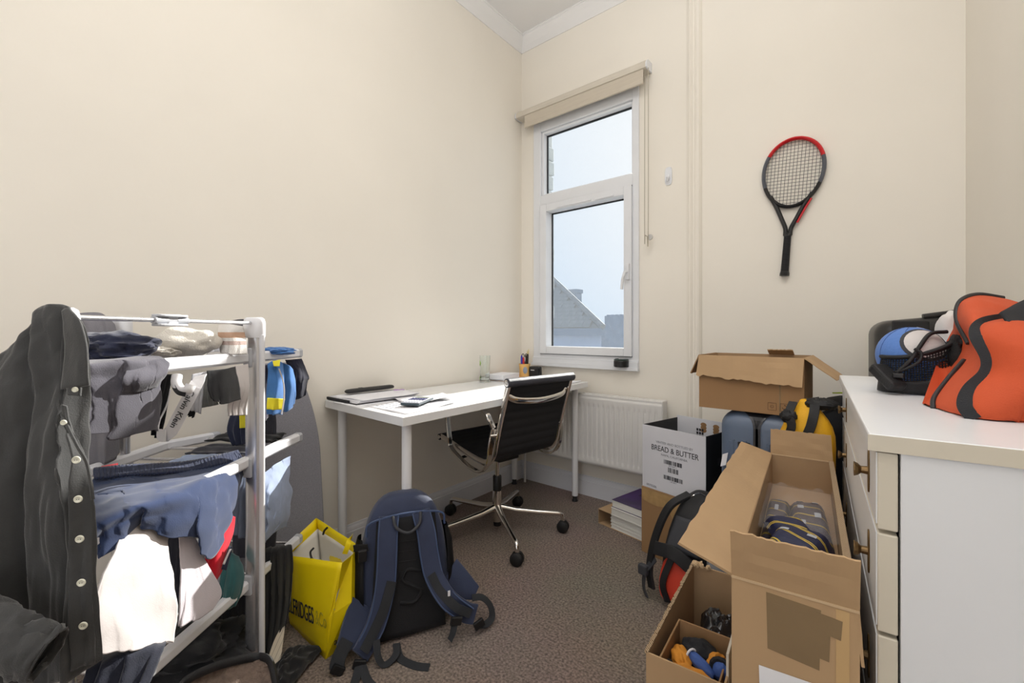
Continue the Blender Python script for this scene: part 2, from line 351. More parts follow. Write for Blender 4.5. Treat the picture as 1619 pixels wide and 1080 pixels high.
struct(MB().box((-700, 2.9, -5.4), (700, 900, -5)).build('ground', mat('outdoor_ground', (120, 124, 118), .9, var=.2)))

# ------------------------------------------------------------------ radiator
m_rad = mat('radiator_enamel', (231, 229, 226), .35, var=.012)
ra = thing('radiator', 'white panel radiator on wall under the window', 'radiator', (.62, 2.46, .25))
X0, X1, Z0, Z1 = .16, 1.095, .245, .672
def radf(u, v):
    x = X0+(X1-X0)*u; ph = ((x-X0)/.0333) % 1; gr = .0085*sm((abs(ph-.5)-.22)/.12)
    z = Z0+(Z1-Z0)*v; e_ = sm((z-Z0-.035)/.02)*sm((Z1-.045-z)/.02)*sm((x-X0-.01)/.01)*sm((X1-.01-x)/.01)
    return V(x, 2.430+gr*e_, z)
g = MB().grid(lambda u, v: radf(v, u), 24, 340); g.build('front_panel', m_rad, ra, world=True, smooth=True, solid=.004)
MB().box((X0, 2.434, Z0), (X1, 2.452, Z1)).build('water_panel', m_rad, ra, world=True, bevel=.004)
MB().box((X0+.01, 2.470, Z0+.01), (X1-.02, 2.50, Z1-.004)).build('rear_panel', m_rad, ra, world=True, bevel=.004)
tg = MB().box((X0, 2.428, Z1-.002), (X1+.003, 2.505, Z1+.012))
for i in range(28): tg.box((X0+.02+i*.033, 2.446, Z1+.012), (X0+.045+i*.033, 2.496, Z1+.0145))
tg.build('top_grille', m_rad, ra, world=True, bevel=.002)
MB().box((X1-.001, 2.432, Z0), (X1+.004, 2.50, Z1+.01)).build('side_cover', m_rad, ra, world=True, bevel=.002)
for x in (.35, .9): MB().box((x, 2.50, .3), (x+.03, YB, .64)).build('wall_bracket', m_rad, ra, world=True)
MB().tube([(.165, 2.47, .29), (.10, 2.47, .29), (.085, 2.475, .28), (.085, 2.475, .0)], .009, 10).build('feed_pipe', m_rad, ra, world=True, smooth=True)
MB().cyl((.10, 2.47, .27), (.10, 2.47, .315), .014, 12).build('valve', m_upvc, ra, world=True, smooth=True)

# ------------------------------------------------------------------ tennis racket on the back wall
rk = thing('tennis_racket', 'red, grey and black tennis racket hanging on cream wall', 'racket', (1.69, YB-.014, 1.36))
m_red = mat('racket_red', (205, 24, 34), .3); m_rgr = mat('racket_grey', (88, 92, 102), .3); m_blk = mat('racket_black', (24, 24, 26), .35)
m_grip = stripes('grip_wrap', (26, 26, 30), [(.86, (12, 12, 14))], (.25, 0, 1), .026, .8)
A = radians(4.0); U = V(sin(A), 0, cos(A)); W = V(cos(A), 0, -sin(A)); O = V(1.672, YB-.016, 1.36)
R_ = lambda a, b, dy=0: O+W*a+U*b+V(0, dy, 0)
cx_, hw, hh, hb = 0, .126, .166, .508
hoop = [R_(hw*sin(t)*(1-.06*cos(t)), hb-hh*cos(t)) for t in [2*pi*i/64 for i in range(64)]]
def arcp(i0, i1): return [hoop[i % 64] for i in range(i0, i1+1)]
for nm, i0, i1, mm in (('hoop_red', 20, 42, m_red), ('hoop_grey', 12, 20, m_rgr), ('hoop_grey', 42, 52, m_rgr), ('hoop_black', 52, 76, m_blk)):
    MB().tube(arcp(i0, i1), .010, 8, flat=(.009, .012)).build(nm, mm, rk, world=True, smooth=True)
for sx in (-1, 1):
    pts = curve([R_(sx*.088, .40), R_(sx*.058, .345), R_(sx*.030, .28), R_(sx*.012, .235), R_(sx*.010, .20)], 6)
    MB().tube(pts, .010, 8, flat=(.010, .011)).build('throat_arm', m_blk, rk, world=True, smooth=True)
MB().tube(curve([R_(.086, .372, -.004), R_(.062, .322, -.004), R_(.036, .26, -.004)], 6), .005, 6).build('throat_accent', m_red, rk, world=True, smooth=True)
MB().tube([R_(0, .018), R_(0, .10), R_(0, .195), R_(0, .215)], [.0175, .0165, .0155, .012], 8).build('grip', m_grip, rk, world=True)
MB().tube([R_(0, 0), R_(0, .012), R_(0, .024)], [.021, .021, .0175], 8).build('butt_cap', m_blk, rk, world=True)
MB().cyl(R_(0, .196), R_(0, .207), .0175, 12).build('grip_collar', m_blk, rk, world=True)
stn = MB()
for i in range(-7, 8):
    a = i*.0155; k = sqrt(max(0, 1-(a/(hw*.98))**2)); stn.tube([R_(a, hb-hh*k), R_(a, hb+hh*k)], .0009, 4)
for i in range(-9, 10):
    b_ = i*.0165; k = sqrt(max(0, 1-(b_/(hh*.98))**2)); stn.tube([R_(-hw*k, hb+b_), R_(hw*k, hb+b_)], .0009, 4)
stn.build('strings', mat('string_bed', (48, 46, 44), .5), rk, world=True, kind='stuff')
# ------------------------------------------------------------------ desk
m_desk = mat('white_laminate', (240, 240, 240), .22, var=.006); m_leg = mat('white_steel', (234, 234, 236), .3)
m_chr = mat('chrome', (225, 222, 218), .12, metal=1.0); m_pla = mat('black_plastic', (22, 22, 24), .45); m_rub = mat('black_rubber', (16, 16, 17), .6)
dk = thing('desk', 'long white desk with round legs along the left wall', 'desk', (.32, 1.74, 0))
DZ = .76
MB().prism([(.018, 1.02, DZ-.034), (.645, .994, DZ-.034), (.605, 2.464, DZ-.034), (.018, 2.48, DZ-.034)], (0, 0, .034)).build('tabletop', m_desk, dk, world=True, bevel=.0015)
for x, y in ((.592, 1.052), (.075, 1.075), (.547, 2.398), (.050, 2.398)):
    lg = MB().cyl((x, y, .035), (x, y, DZ-.034), .0195, 24).build('leg', m_leg, dk, world=True, smooth=True, bevel=.002)
    MB().lathe([(.019, 0), (.0195, .006), (.014, .014), (.0155, .036)], (x, y, 0), 16).build('foot', m_pla, lg, world=True, smooth=True)

# things on the desk
m_pap = mat('paper', (238, 238, 242), .85); m_ink = mat('ink', (60, 62, 72), .8); m_bk = mat('binder_black', (28, 28, 34), .6)
def sheet(name, label, pts, z, group=None, curl=.004, seed=0, m=m_pap, lines=0):
    a, b_, c_, d_ = [Vector(p+(0,)) for p in pts]
    def fn(u, v):
        p = (a*(1-u)+b_*u)*(1-v)+(d_*(1-u)+c_*u)*v
        return p+V(0, 0, z+curl*max(0, noise.noise(V(u*2.2+seed, v*2.2, seed)))+curl*1.5*(u*v)**4)
    o = MB().grid(fn, 10, 12).build(name, m, None, smooth=True, solid=.0006)
    tag(o, label, 'paper', group)
    if lines:
        q = MB()
        for i in range(lines):
            v0 = .12+.76*i/lines; u1 = random.uniform(.55, .9)
            A_ = [fn(.12+(u1-.12)*k/6, v0)+V(0, 0, .0009) for k in range(7)]; B_ = [fn(.12+(u1-.12)*k/6, v0+.018)+V(0, 0, .0009) for k in range(7)]
            q.rings([A_, B_], cap=False, closed=False)
        q.build('printed_lines', mat('print_'+name+str(seed), (128, 130, 142), .8), o)
    return o
fo = thing('document_folder', 'black edged ring folder of papers on desk near end', 'folder', (.15, 1.15, DZ))
def slab(pts, z0, z1): return MB().prism([Vector(p+(z0,)) for p in pts], (0, 0, z1-z0))
fp = [(.010, 1.034), (.262, 1.034), (.262, 1.340), (.030, 1.365)]
slab(fp, DZ+.0005, DZ+.004).build('cover', m_bk, fo, world=True, bevel=.001)
for i in range(5):
    dx = random.uniform(-.004, .006); q = [(x+dx, y+.003+random.uniform(0, .006)) for x, y in fp]
    slab([(.016+dx, 1.040), (.255+dx, 1.040+.003*i), (.262+dx, 1.338+.01*i), (.03+dx, 1.36)], DZ+.004+.0024*i, DZ+.0062+.0024*i).build('paper_block', m_pap, fo, world=True)
slab([(.012, 1.030), (.20, 1.028), (.206, 1.036), (.016, 1.038)], DZ+.004, DZ+.015).build('spine', m_bk, fo, world=True, bevel=.001)
ZT = DZ+.0168
sheet('loose_paper', 'top loose sheet lying across the black folder on desk', [(.02, 1.045), (.27, 1.06), (.30, 1.37), (.06, 1.40)], ZT, 'sheets on the desk', .006, 2)
sheet('loose_paper', 'wide spread sheet under the calculator at desk corner', [(.30, 1.045), (.605, 1.035), (.56, 1.36), (.31, 1.34)], DZ+.0005, 'sheets on the desk', .006, 5, lines=9)
sheet('loose_paper', 'sheet with raised corner just behind the calculator', [(.27, 1.22), (.45, 1.16), (.50, 1.42), (.33, 1.47)], DZ+.009, 'sheets on the desk', .012, 9)
sheet('loose_paper', 'sheet overhanging the desk end below the folder', [(.10, 1.012), (.33, 1.012), (.36, 1.22), (.12, 1.22)], DZ+.0001, 'sheets on the desk', .0003, 3)
sheet('loose_paper', 'printed sheet at the far right end of desk', [(.34, 2.22), (.56, 2.19), (.575, 2.44), (.36, 2.45)], DZ+.0006, 'sheets on the desk', .005, 7, lines=10)
sheet('loose_paper', 'second printed sheet at the far right end, half covered', [(.28, 2.14), (.50, 2.16), (.48, 2.44), (.26, 2.42)], DZ+.0003, 'sheets on the desk', .002, 8, lines=8)
ph = thing('spectacle_case', 'slim black case lying on folder near left wall', 'case', (.06, 1.22, ZT+.004))
MB().rings([[V(.062+.024*cos(t)*k, y, ZT+.018+.011*sin(t)*k) for t in [2*pi*i/14 for i in range(14)]] for y, k in ((1.10, .55), (1.108, .9), (1.13, 1), (1.24, 1), (1.345, .95), (1.36, .8), (1.366, .4))]).build('case_body', mat('case_black', (34, 34, 34), .5), ph, world=True, smooth=True)
MB().box((.052, 1.17, ZT+.0285), (.070, 1.19, ZT+.0300)).build('clasp', m_pla, ph, world=True, bevel=.001)
kr = MB().tube([V(.155+.011*cos(t), 1.318+.011*sin(t), ZT+.012) for t in [2*pi*i/16 for i in range(17)]], .0022, 6)
kt = thing('hair_band', 'small lilac hair band loop on the folder papers', 'hair band', (.155, 1.318, ZT+.008))
kr.build('loop', mat('lilac', (184, 150, 196), .6), kt, world=True, smooth=True)
MB().tube([V(.166, 1.322, ZT+.012), V(.176, 1.338, ZT+.014), V(.184, 1.348, ZT+.012)], .0026, 6).build('tail', bpy.data.materials['lilac'], kt, world=True, smooth=True)
# calculator
ca = thing('calculator', 'silver and navy scientific calculator on the desk papers', 'calculator', (.455, 1.215, DZ+.009), radians(118))
m_cs = mat('calc_silver', (198, 202, 212), .4); m_cd = mat('calc_dark', (60, 74, 82), .5); m_key = mat('calc_key', (58, 62, 108), .5); m_kw = mat('calc_key_light', (225, 228, 235), .5)
MB().box((-.085, -.042, 0), (.085, .042, .011)).build('case', m_cd, ca, bevel=.004); MB().box((-.083, -.040, .011), (.083, .040, .014)).build('face_plate', m_cs, ca, bevel=.002)
MB().box((.04, -.03, .014), (.072, .03, .0150)).build('display', mat('lcd', (120, 132, 118), .2), ca)
for i in range(7):
    for j in range(6): MB().box((-.076+i*.0155, -.036+j*.0125, .014), (-.066+i*.0155, -.0275+j*.0125, .0172)).build('key', m_kw if i < 3 else m_key, ca, bevel=.001)
# glass vase
vs_ = thing('glass_vase', 'tall clear glass with green leaf print on desk', 'glass', (.105, 2.03, DZ))
m_cg = bpy.data.materials.new('clear_glass'); m_cg.use_nodes = True; b = m_cg.node_tree.nodes['Principled BSDF']
b.inputs['Transmission Weight'].default_value = 1; b.inputs['Roughness'].default_value = .03; b.inputs['IOR'].default_value = 1.45; b.inputs['Base Color'].default_value = (.95, .99, .97, 1)
prf = [(.020, .001), (.036, .001), (.038, .004), (.031, .02), (.029, .05), (.031, .11), (.034, .17), (.032, .17), (.029, .11), (.027, .05), (.026, .016), (.002, .014)]
MB().lathe(prf, (0, 0, 0), 28, cap=False).build('tumbler', m_cg, vs_, smooth=True)
m_grn = mat('leaf_green', (168, 210, 92), .6)
for a0, z in ((-2.6, .118), (-2.2, .125), (-2.4, .026)):
    MB().grid(lambda u, v: V(.0335*cos(a0+.9*(u-.5)*(1-abs(2*v-1)*.6)), .0335*sin(a0+.9*(u-.5)*(1-abs(2*v-1)*.6)), z+.028*(v-.5)), 8, 6).build('leaf_print', m_grn, vs_, smooth=True)
# books at the wall
bo = thing('white_book', 'white paperback lying on orange book by the wall', 'book', (.10, 2.21, DZ+.012))
MB().box((-.07, -.10, .001), (.07, .10, .026)).build('pages', m_pap, bo); MB().box((-.072, -.102, .026), (.072, .102, .0285)).build('cover', m_pap, bo, bevel=.001); MB().box((-.072, -.102, 0), (.072, .102, .0012)).build('cover', m_pap, bo)
bo.rotation_euler.z = radians(8)
o2 = thing('orange_book', 'orange covered book under the white paperback', 'book', (.094, 2.245, DZ)); m_or = mat('orange_cover', (238, 170, 96), .5)
MB().box((-.082, -.11, .0012), (.082, .11, .0100)).build('pages', m_pap, o2); MB().box((-.084, -.112, .0100), (.084, .112, .0118)).build('cover', m_or, o2); MB().box((-.084, -.112, 0), (.084, .112, .0012)).build('cover', m_or, o2)
# pen pot with pens, scissors
pp = thing('pen_pot', 'pine pencil pot with grey badge at desk corner', 'pen pot', (.135, 2.405, DZ)); m_pine = mat('pine', (232, 186, 112), .55, var=.12, vscale=20, stretch=(1, 1, .1))
pf = [(.040, 0), (.040, .004), (.035, .05), (.040, .098), (.036, .098), (.031, .05), (.034, .008), (.002, .008)]
MB().lathe(pf, (0, 0, 0), 24, cap=False).build('pot', m_pine, pp, smooth=True)
MB().lathe([(.0005, 0), (.015, 0), (.015, .003), (.0005, .004)], (.026, -.0270, .055), 16, Matrix.Rotation(radians(43), 4, 'Z') @ Matrix.Rotation(pi/2, 4, 'X') @ Matrix.Diagonal((1, 1.6, 1, 1))).build('badge', mat('badge_grey', (150, 160, 176), .4), pp, smooth=True)
def pen(lbl, col, dx, dy, tx, ty, ln, r=.0045, cat='pen'):
    t = thing(cat, lbl, cat, (.135+dx, 2.405+dy, DZ+.009)); mm = mat('pen_'+lbl[:9].replace(' ', '_'), col, .4)
    MB().tube([(0, 0, 0), (tx*.8, ty*.8, ln*.8), (tx, ty, ln)], [r, r, r*.8], 8).build('barrel', mm, t, smooth=True)
    MB().tube([(tx, ty, ln), (tx*1.04, ty*1.04, ln*1.06)], [r*.7, r*.35], 8).build('cap', mm, t, smooth=True)
pen('thick blue pen at the left of the pine pot', (52, 48, 176), -.012, -.008, -.004, -.004, .140, .008)
pen('short blue pen leaning beside the thick one', (60, 60, 190), -.004, -.016, -.004, -.006, .130, .005)
pen('red pen in the front of the pine pot', (196, 40, 50), .002, -.014, .004, -.004, .128, .008)
pen('dark brown pen at the right of the pine pot', (58, 44, 36), .014, .008, .006, .006, .150, .006)
pen('black pen standing upright among the pens', (34, 30, 30), .010, -.004, .010, -.002, .144, .006)
pen('tall yellow pencil at the back of the pine pot', (226, 208, 120), .004, .014, .012, .012, .180, .0035, 'pencil')
pen('pale wooden pencil at the back right of the pot', (222, 200, 130), -.004, .014, .006, .016, .172, .0035, 'pencil')
sc = thing('scissors', 'black handled scissors standing in the pine pot', 'scissors', (.135, 2.407, DZ+.01))
for k in (-1, 1):
    MB().tube([V(.010*k+.010*cos(t), .006*k, .142+.015*sin(t)) for t in [2*pi*i/16 for i in range(17)]], .003, 6).build('handle', m_pla, sc, smooth=True)
    MB().tube([(.010*k, .006*k, .128), (-.004*k, 0, .08), (-.008*k, 0, .004)], .003, 6).build('blade', m_chr, sc, smooth=True)
bc = thing('camera_case', 'small black zipped case beside pine pencil pot', 'case', (.215, 2.425, DZ+.02))
MB().box((-.042, -.025, -.02), (.042, .025, .062)).build('pouch', m_pla, bc, bevel=.012, segs=3); MB().box((-.02, -.0285, .035), (.012, -.024, .04)).build('zip', m_chr, bc); MB().tube([(.04, -.01, .055), (.05, -.012, .05), (.046, -.012, .03)], .004, 6).build('strap_tab', m_pla, bc, smooth=True)
# black puck on the sill
pk = thing('sill_speaker', 'round black portable gadget standing on the window sill', 'speaker', (.812, YB-.036, .862))
MB().lathe([(.002, .001), (.042, .001), (.046, .006), (.046, .036), (.043, .044), (.002, .046)], (0, 0, 0), 28).build('body', mat('gadget_black', (20, 21, 23), .4), pk, smooth=False, bevel=.002)
MB().lathe([(.0436, .040), (.0455, .048), (.038, .052), (.037, .047)], (0, 0, 0), 28, cap=False).build('rim', mat('gadget_green', (52, 66, 62), .3), pk, smooth=True)
for k in range(6): MB().box((-.012, -.004, .046), (.012, .004, .0495), Matrix.Translation(V(.022*cos(k*1.05), .022*sin(k*1.05), 0)) @ Matrix.Rotation(k*1.05, 4, 'Z')).build('button', mat('gadget_grey', (116, 128, 126), .4) if k == 0 else bpy.data.materials['gadget_grey'], pk, bevel=.002)

# ------------------------------------------------------------------ office chair (faces -x, towards the desk)
chr_ = thing('office_chair', 'black ribbed office chair with chrome arms and castors at desk', 'chair', (.44, 1.765, 0), radians(180-9))
m_fab = mat('mesh_black', (26, 26, 30), .75, var=.08, vscale=60, bump=.25, bscale=700); m_fabt = mat('roll_black', (58, 60, 70), .42, bump=.5, bscale=420, var=.1)
# local: +X forward, +Y the sitter's left
for k in range(5):
    a = radians(180-9)*-1+radians(38+72*k); d = V(cos(a), sin(a), 0); R0 = .355
    pts = [d*.02+V(0, 0, .135), d*.10+V(0, 0, .118), d*.22+V(0, 0, .108), d*(R0-.03)+V(0, 0, .100), d*(R0-.006)+V(0, 0, .094), d*R0+V(0, 0, .072), d*R0+V(0, 0, .055)]
    MB().tube(pts, [.019, .017, .014, .0125, .012, .011, .010], 10).build('base_arm', m_chr, chr_, smooth=True)
    tdir = Matrix.Rotation(a+1.2+k*1.9, 3, 'Z') @ V(1, 0, 0); c0 = d*R0+V(0, 0, .0055)
    ca_ = MB().cyl(d*R0+V(0, 0, .05), d*R0+V(0, 0, .062), .012, 12).build('castor', m_rub, chr_, smooth=True)
    ax = tdir
    for sg in (-1, 1):
        MB().tube([c0+V(0, 0, .0255)+ax*sg*.004, c0+V(0, 0, .0255)+ax*sg*.018, c0+V(0, 0, .0255)+ax*sg*.023], [.031, .031, .024], 20).build('wheel', m_rub, ca_, smooth=True, bevel=.001)
    MB().lathe([(.004, .0), (.020, .004), (.021, .014), (.010, .028)], d*R0+V(0, 0, .026), 14).build('fork_hood', m_pla, ca_, smooth=True)
MB().lathe([(.012, .055), (.022, .058), (.024, .09), (.026, .15), (.027, .19), (.025, .225)], (0, 0, 0), 20).build('hub', m_chr, chr_, smooth=True)
MB().cyl((0, 0, .035), (0, 0, .06), .02, 14).build('hub_cap', m_pla, chr_, smooth=True)
MB().lathe([(.023, .225), (.0235, .30), (.0215, .303)], (0, 0, 0), 18).build('gas_sleeve', m_pla, chr_, smooth=True)
MB().cyl((0, 0, .30), (0, 0, .42), .0125, 14).build('gas_stem', m_chr, chr_, smooth=True)
MB().box((-.10, -.07, .405), (.10, .07, .435)).build('tilt_box', m_pla, chr_, bevel=.008)
MB().tube([(.10, .03, .415), (.12, .10, .408), (.13, .14, .40)], .008, 8).build('lever', m_pla, chr_, smooth=True)
MB().lathe([(.004, 0), (.024, .004), (.027, .02), (.024, .034), (.004, .036)], (.13, .02, .375), 14).build('tension_knob', m_pla, chr_, smooth=True)
MB().box((.06, -.02, .36), (.10, .02, .41)).build('tilt_bracket', m_pla, chr_, bevel=.004)
prof = curve([(.225, 0, .508), (.12, 0, .492), (0, 0, .468), (-.12, 0, .452), (-.185, 0, .458), (-.228, 0, .500), (-.252, 0, .575), (-.280, 0, .67), (-.312, 0, .77), (-.335, 0, .842)], 12)
ln = [0]
for i in range(1, len(prof)): ln.append(ln[-1]+(prof[i]-prof[i-1]).length)
for sg in (-1, 1): MB().tube([p+V(0, sg*.212, 0) for p in prof], .010, 8, flat=(.016, .009)).build('side_rail', m_chr, chr_, smooth=True)
def sling(u, v, th=0):
    i = min(len(prof)-1, int(round(u*(len(prof)-1)))); p = prof[i]; q0 = prof[max(0, i-1)]; q1 = prof[min(len(prof)-1, i+1)]
    t = (q1-q0).normalized(); nn = V(t.z, 0, -t.x)*-1
    rib = .0045*abs(sin(pi*ln[i]/.046))**.5
    return p+V(0, (v-.5)*.418, 0)+nn*(rib-.001)
def sling2(u, v):
    i = min(len(prof)-1, int(round(u*(len(prof)-1)))); p = prof[i]; q0 = prof[max(0, i-1)]; q1 = prof[min(len(prof)-1, i+1)]
    t = (q1-q0).normalized(); nn = V(t.z, 0, -t.x)*-1
    return p+V(0, (v-.5)*.418, 0)-nn*(.004*abs(sin(pi*ln[i]/.046))**.5+.001)
mb = MB().grid(sling, len(prof)-1, 8); mb.grid(sling2, len(prof)-1, 8); mb.build('sling', m_fab, chr_, smooth=True)
MB().cyl((-.337, -.226, .850), (-.337, .226, .850), .0215, 18).build('headroll', m_fabt, chr_, smooth=True, bevel=.002)
MB().cyl((.232, -.220, .506), (.232, .220, .506), .017, 16).build('knee_roll', m_fab, chr_, smooth=True)
for sg in (-1, 1):
    MB().lathe([(.002, 0), (.014, 0), (.015, .003), (.009, .004), (.002, .003)], (-.337, sg*.226, .850), 16, Matrix.Rotation(-sg*pi/2, 4, 'X')).build('roll_end_cap', m_chr, chr_, smooth=True)
    MB().lathe([(.002, 0), (.011, 0), (.011, .003), (.002, .004)], (.232, sg*.220, .506), 14, Matrix.Rotation(-sg*pi/2, 4, 'X')).build('roll_end_cap', m_chr, chr_, smooth=True)
    Y = sg*.243
    loop = curve([(-.245, Y*.93, .63), (-.243, Y, .56), (-.225, Y, .47), (-.17, Y, .418), (-.08, Y, .418), (.03, Y, .455), (.085, Y, .485), (.098, Y, .53), (.115, Y, .62), (.118, Y, .685), (.095, Y, .712), (.02, Y, .718), (-.13, Y, .715), (-.205, Y, .705), (-.235, Y, .675), (-.245, Y*.93, .63)], 6)
    MB().strip(loop, [V(0, 0, 1) if 0 else (V(p.x+.06, 0, p.z-.57)) for p in loop], .027, .011).build('armrest', m_chr, chr_, smooth=False, bevel=.004)
    MB().cyl((-.262, sg*.20, .60), (-.248, sg*.25, .60), .007, 10).build('arm_bolt', m_chr, chr_, smooth=True)
MB().tube(curve([(-.310, -.206, .792), (-.328, -.15, .765), (-.336, 0, .752), (-.328, .15, .765), (-.310, .206, .792)], 8), .010, 10, flat=(.015, .007)).build('back_spreader', m_chr, chr_, smooth=True)
MB().tube(curve([(-.10, -.206, .445), (-.06, -.10, .425), (0, 0, .42), (-.06, .10, .425), (-.10, .206, .445)], 8), .011, 8).build('seat_spreader', m_chr, chr_, smooth=True)
# ------------------------------------------------------------------ chest of drawers
m_cw = mat('chest_white', (240, 242, 245), .32, var=.012, vscale=4); m_cc = mat('chest_cream', (222, 214, 196), .4, var=.03, vscale=6); m_brz = mat('bronze', (122, 98, 66), .38, metal=.85, var=.2, vscale=60)
m_wood = mat('dark_inside', (70, 60, 50), .8)
ch = thing('chest_of_drawers', 'wide white chest of drawers with cream edges and bronze handles', 'chest of drawers', (1.987, .832, 0), radians(3.89))
CD, CL = .405, 1.061
MB().box((-.002, -.004, .906), (CD, CL, .930)).build('top', m_cw, ch, bevel=.003)
MB().box((-.003, -.005, .9055), (CD, -.0042, .929)).build('top_edging', m_cc, ch)
MB().box((.034, .0, .0), (CD-.01, .018, .906)).build('side_panel', m_cw, ch, bevel=.001)
MB().box((.034, CL-.018, .0), (CD-.01, CL, .906)).build('side_panel', m_cw, ch)
MB().box((.036, .018, .06), (CD-.02, CL-.018, .90)).build('carcass', m_wood, ch)
MB().box((.05, .018, 0), (.065, CL-.018, .06)).build('plinth', m_cc, ch)
for z0, z1 in ((.790, .903), (.640, .784), (.440, .634), (.235, .434), (.065, .229)):
    d = MB().box((.0085, .001, z0), (.0315, CL-.001, z1)).build('drawer', m_cc, ch, bevel=.002)
    MB().box((.0070, .004, z0+.007), (.0088, CL-.004, z1-.001)).build('drawer_face', m_cw, d)
    zc = (z0+z1)/2+.002
    for y in (.105, .79):
        hb_ = MB().prism([(.0072, y+.0105*math.copysign(abs(cos(t))**.8, cos(t)), zc+.036*math.copysign(abs(sin(t))**.45, sin(t))) for t in [2*pi*i/20 for i in range(20)]], (-.0022, 0, 0))
        hb_.tube([(.006, y, zc), (-.004, y, zc), (-.008, y, zc), (-.0135, y, zc)], [.007, .006, .010, .0125], 12)
        hb_.build('handle', m_brz, d, bevel=.0008)

# ------------------------------------------------------------------ cardboard cartons
m_cb = mat('cardboard', (188, 156, 118), .85, var=.07, vscale=5, bump=.12, bscale=90, stretch=(1, 1, .06))
m_cbi = mat('cardboard_inner', (170, 140, 106), .9, var=.06, vscale=5); m_cbd = mat('cardboard_dark', (160, 124, 86), .85, var=.08, vscale=4, bump=.1, bscale=90, stretch=(1, 1, .06))
m_core = stripes('corrugated_edge', (196, 170, 136), [(.5, (112, 90, 68))], (1, 1, .2), .006, .9)
m_tape = mat('brown_tape', (140, 118, 88), .22, var=.05, spec=.6); m_blkp = mat('print_black', (30, 30, 32), .6)
def carton(root, w_, d_, h, m=None, mi=None, t=.004, z0=0.0):
    m = m or m_cb; mi = mi or m_cbi
    b_ = MB()
    b_.box((0, 0, z0), (w_, t, h)); b_.box((0, d_-t, z0), (w_, d_, h)); b_.box((0, t, z0), (t, d_-t, h)); b_.box((w_-t, t, z0), (w_, d_-t, h)); b_.box((t, t, z0), (w_-t, d_-t, z0+t))
    o = b_.build('box_body', m, root)
    i_ = MB(); e_ = .0007
    i_.box((t, t, z0+t), (w_-t, t+e_, h-.001)); i_.box((t, d_-t-e_, z0+t), (w_-t, d_-t, h-.001)); i_.box((t, t+e_, z0+t), (t+e_, d_-t-e_, h-.001)); i_.box((w_-t-e_, t+e_, z0+t), (w_-t, d_-t-e_, h-.001))
    i_.build('inner_liner', mi, root)
    return o
def flap(root, p, q, out, wid, ang, m=None, jag=.0, t=.004, in0=0.0, in1=0.0, seed=0, name='flap', wfun=None, bend=0.0):
    """flap hinged on rim edge p-q; ang 0 = straight out, 90 = up, -90 = hanging"""
    p, q, out = Vector(p), Vector(q), Vector(out).normalized(); a = radians(ang); dr = out*cos(a)+V(0, 0, sin(a)); nn = (q-p).normalized().cross(dr).normalized()
    N = 26
    def fn(u, v):
        wv = wid*(wfun(u) if wfun else 1)+(jag*noise.noise(V(u*14, seed, 0))+jag*.6*noise.noise(V(u*45, seed+3, 0)))*(1 if v > 0 else 0)
        uu = (in0*v)+(1-(in0+in1)*v)*u
        return p.lerp(q, uu)+dr*wv*v+nn*(bend*sin(pi*v)+.0015*noise.noise(V(u*4, v*4, seed)))
    vs = [fn(i/N, j/5)+nn*s_ for s_ in (t/2, -t/2) for i in range(N+1) for j in range(6)]; K = (N+1)*6; fs = []
    for i in range(N):
        for j in range(5):
            a_ = i*6+j; fs.append((a_, a_+6, a_+7, a_+1)); fs.append((K+a_, K+a_+1, K+a_+7, K+a_+6))
        fs.append((i*6+5, (i+1)*6+5, K+(i+1)*6+5, K+i*6+5)); fs.append((i*6, K+i*6, K+(i+1)*6, (i+1)*6))
    for j in range(5): fs.append((j, j+1, K+j+1, K+j)); fs.append((N*6+j, K+N*6+j, K+N*6+j+1, N*6+j+1))
    return MB().add(vs, fs).build(name, m or m_cb, root, bevel=0)
lc = thing('long_carton', 'tall long open cardboard carton of ties beside chest of drawers', 'box', (1.808, .794, 0), radians(4.6))
LW, LD, LH = .168, .880, .673
carton(lc, LW, LD, LH)
flap(lc, (0, .002, LH), (LW, .002, LH), (0, -1, 0), .082, 78, jag=.004, seed=1)
flap(lc, (LW, LD-.002, LH), (0, LD-.002, LH), (0, 1, 0), .082, 86, jag=.002, seed=2, in0=.03)
flap(lc, (.002, LD, LH), (.002, 0, LH), (-1, 0, 0), .092, 30, jag=.005, seed=3, in0=.10, in1=-.04, m=m_cb)
flap(lc, (LW-.002, 0, LH), (LW-.002, LD, LH), (1, 0, 0), .080, -86, jag=.006, seed=4, in0=.0, in1=.0)
MB().box((0, -.0014, LH-.0035), (LW, -.0002, LH+.0005)).build('fold_crease', mat('crease', (206, 178, 142), .9), lc)
MB().box((-.0012, 0, LH-.003), (-.0002, LD, LH+.001)).build('fold_crease', bpy.data.materials['crease'], lc)
MB().box((.004, LD-.0055, LH-.002), (LW-.004, LD-.0042, LH+.0015)).build('fold_crease', bpy.data.materials['crease'], lc)
MB().box((LW-.011, .01, LH-.001), (LW+.001, LD-.01, LH+.004)).build('torn_rim', m_core, lc)
tp = MB()
for x0, z0, x1, z1, y in ((.052, .572, .120, .662, -.0006), (.064, .590, .132, .648, -.0010), (.108, .628, .146, .655, -.0014), (.094, .604, .113, .578, -.0008)):
    tp.prism([(x0, y, z0), (x1, y, z0-.006), (x1+.002, y, z1-.004), (x0-.002, y, z1)], (0, .0006, 0))
tp.build('parcel_tape', m_tape, lc)
MB().box((.140, -.0009, .02), (.156, -.0002, LH-.006)).build('side_tape', mat('tan_tape', (204, 170, 122), .3), lc)
MB().prism([(.045, -.0018, .36), (.165, -.0018, .36), (.167, -.0018, .546), (.040, -.0018, .541)], (0, -.0006, 0)).build('paper_sheet', m_pap, lc)
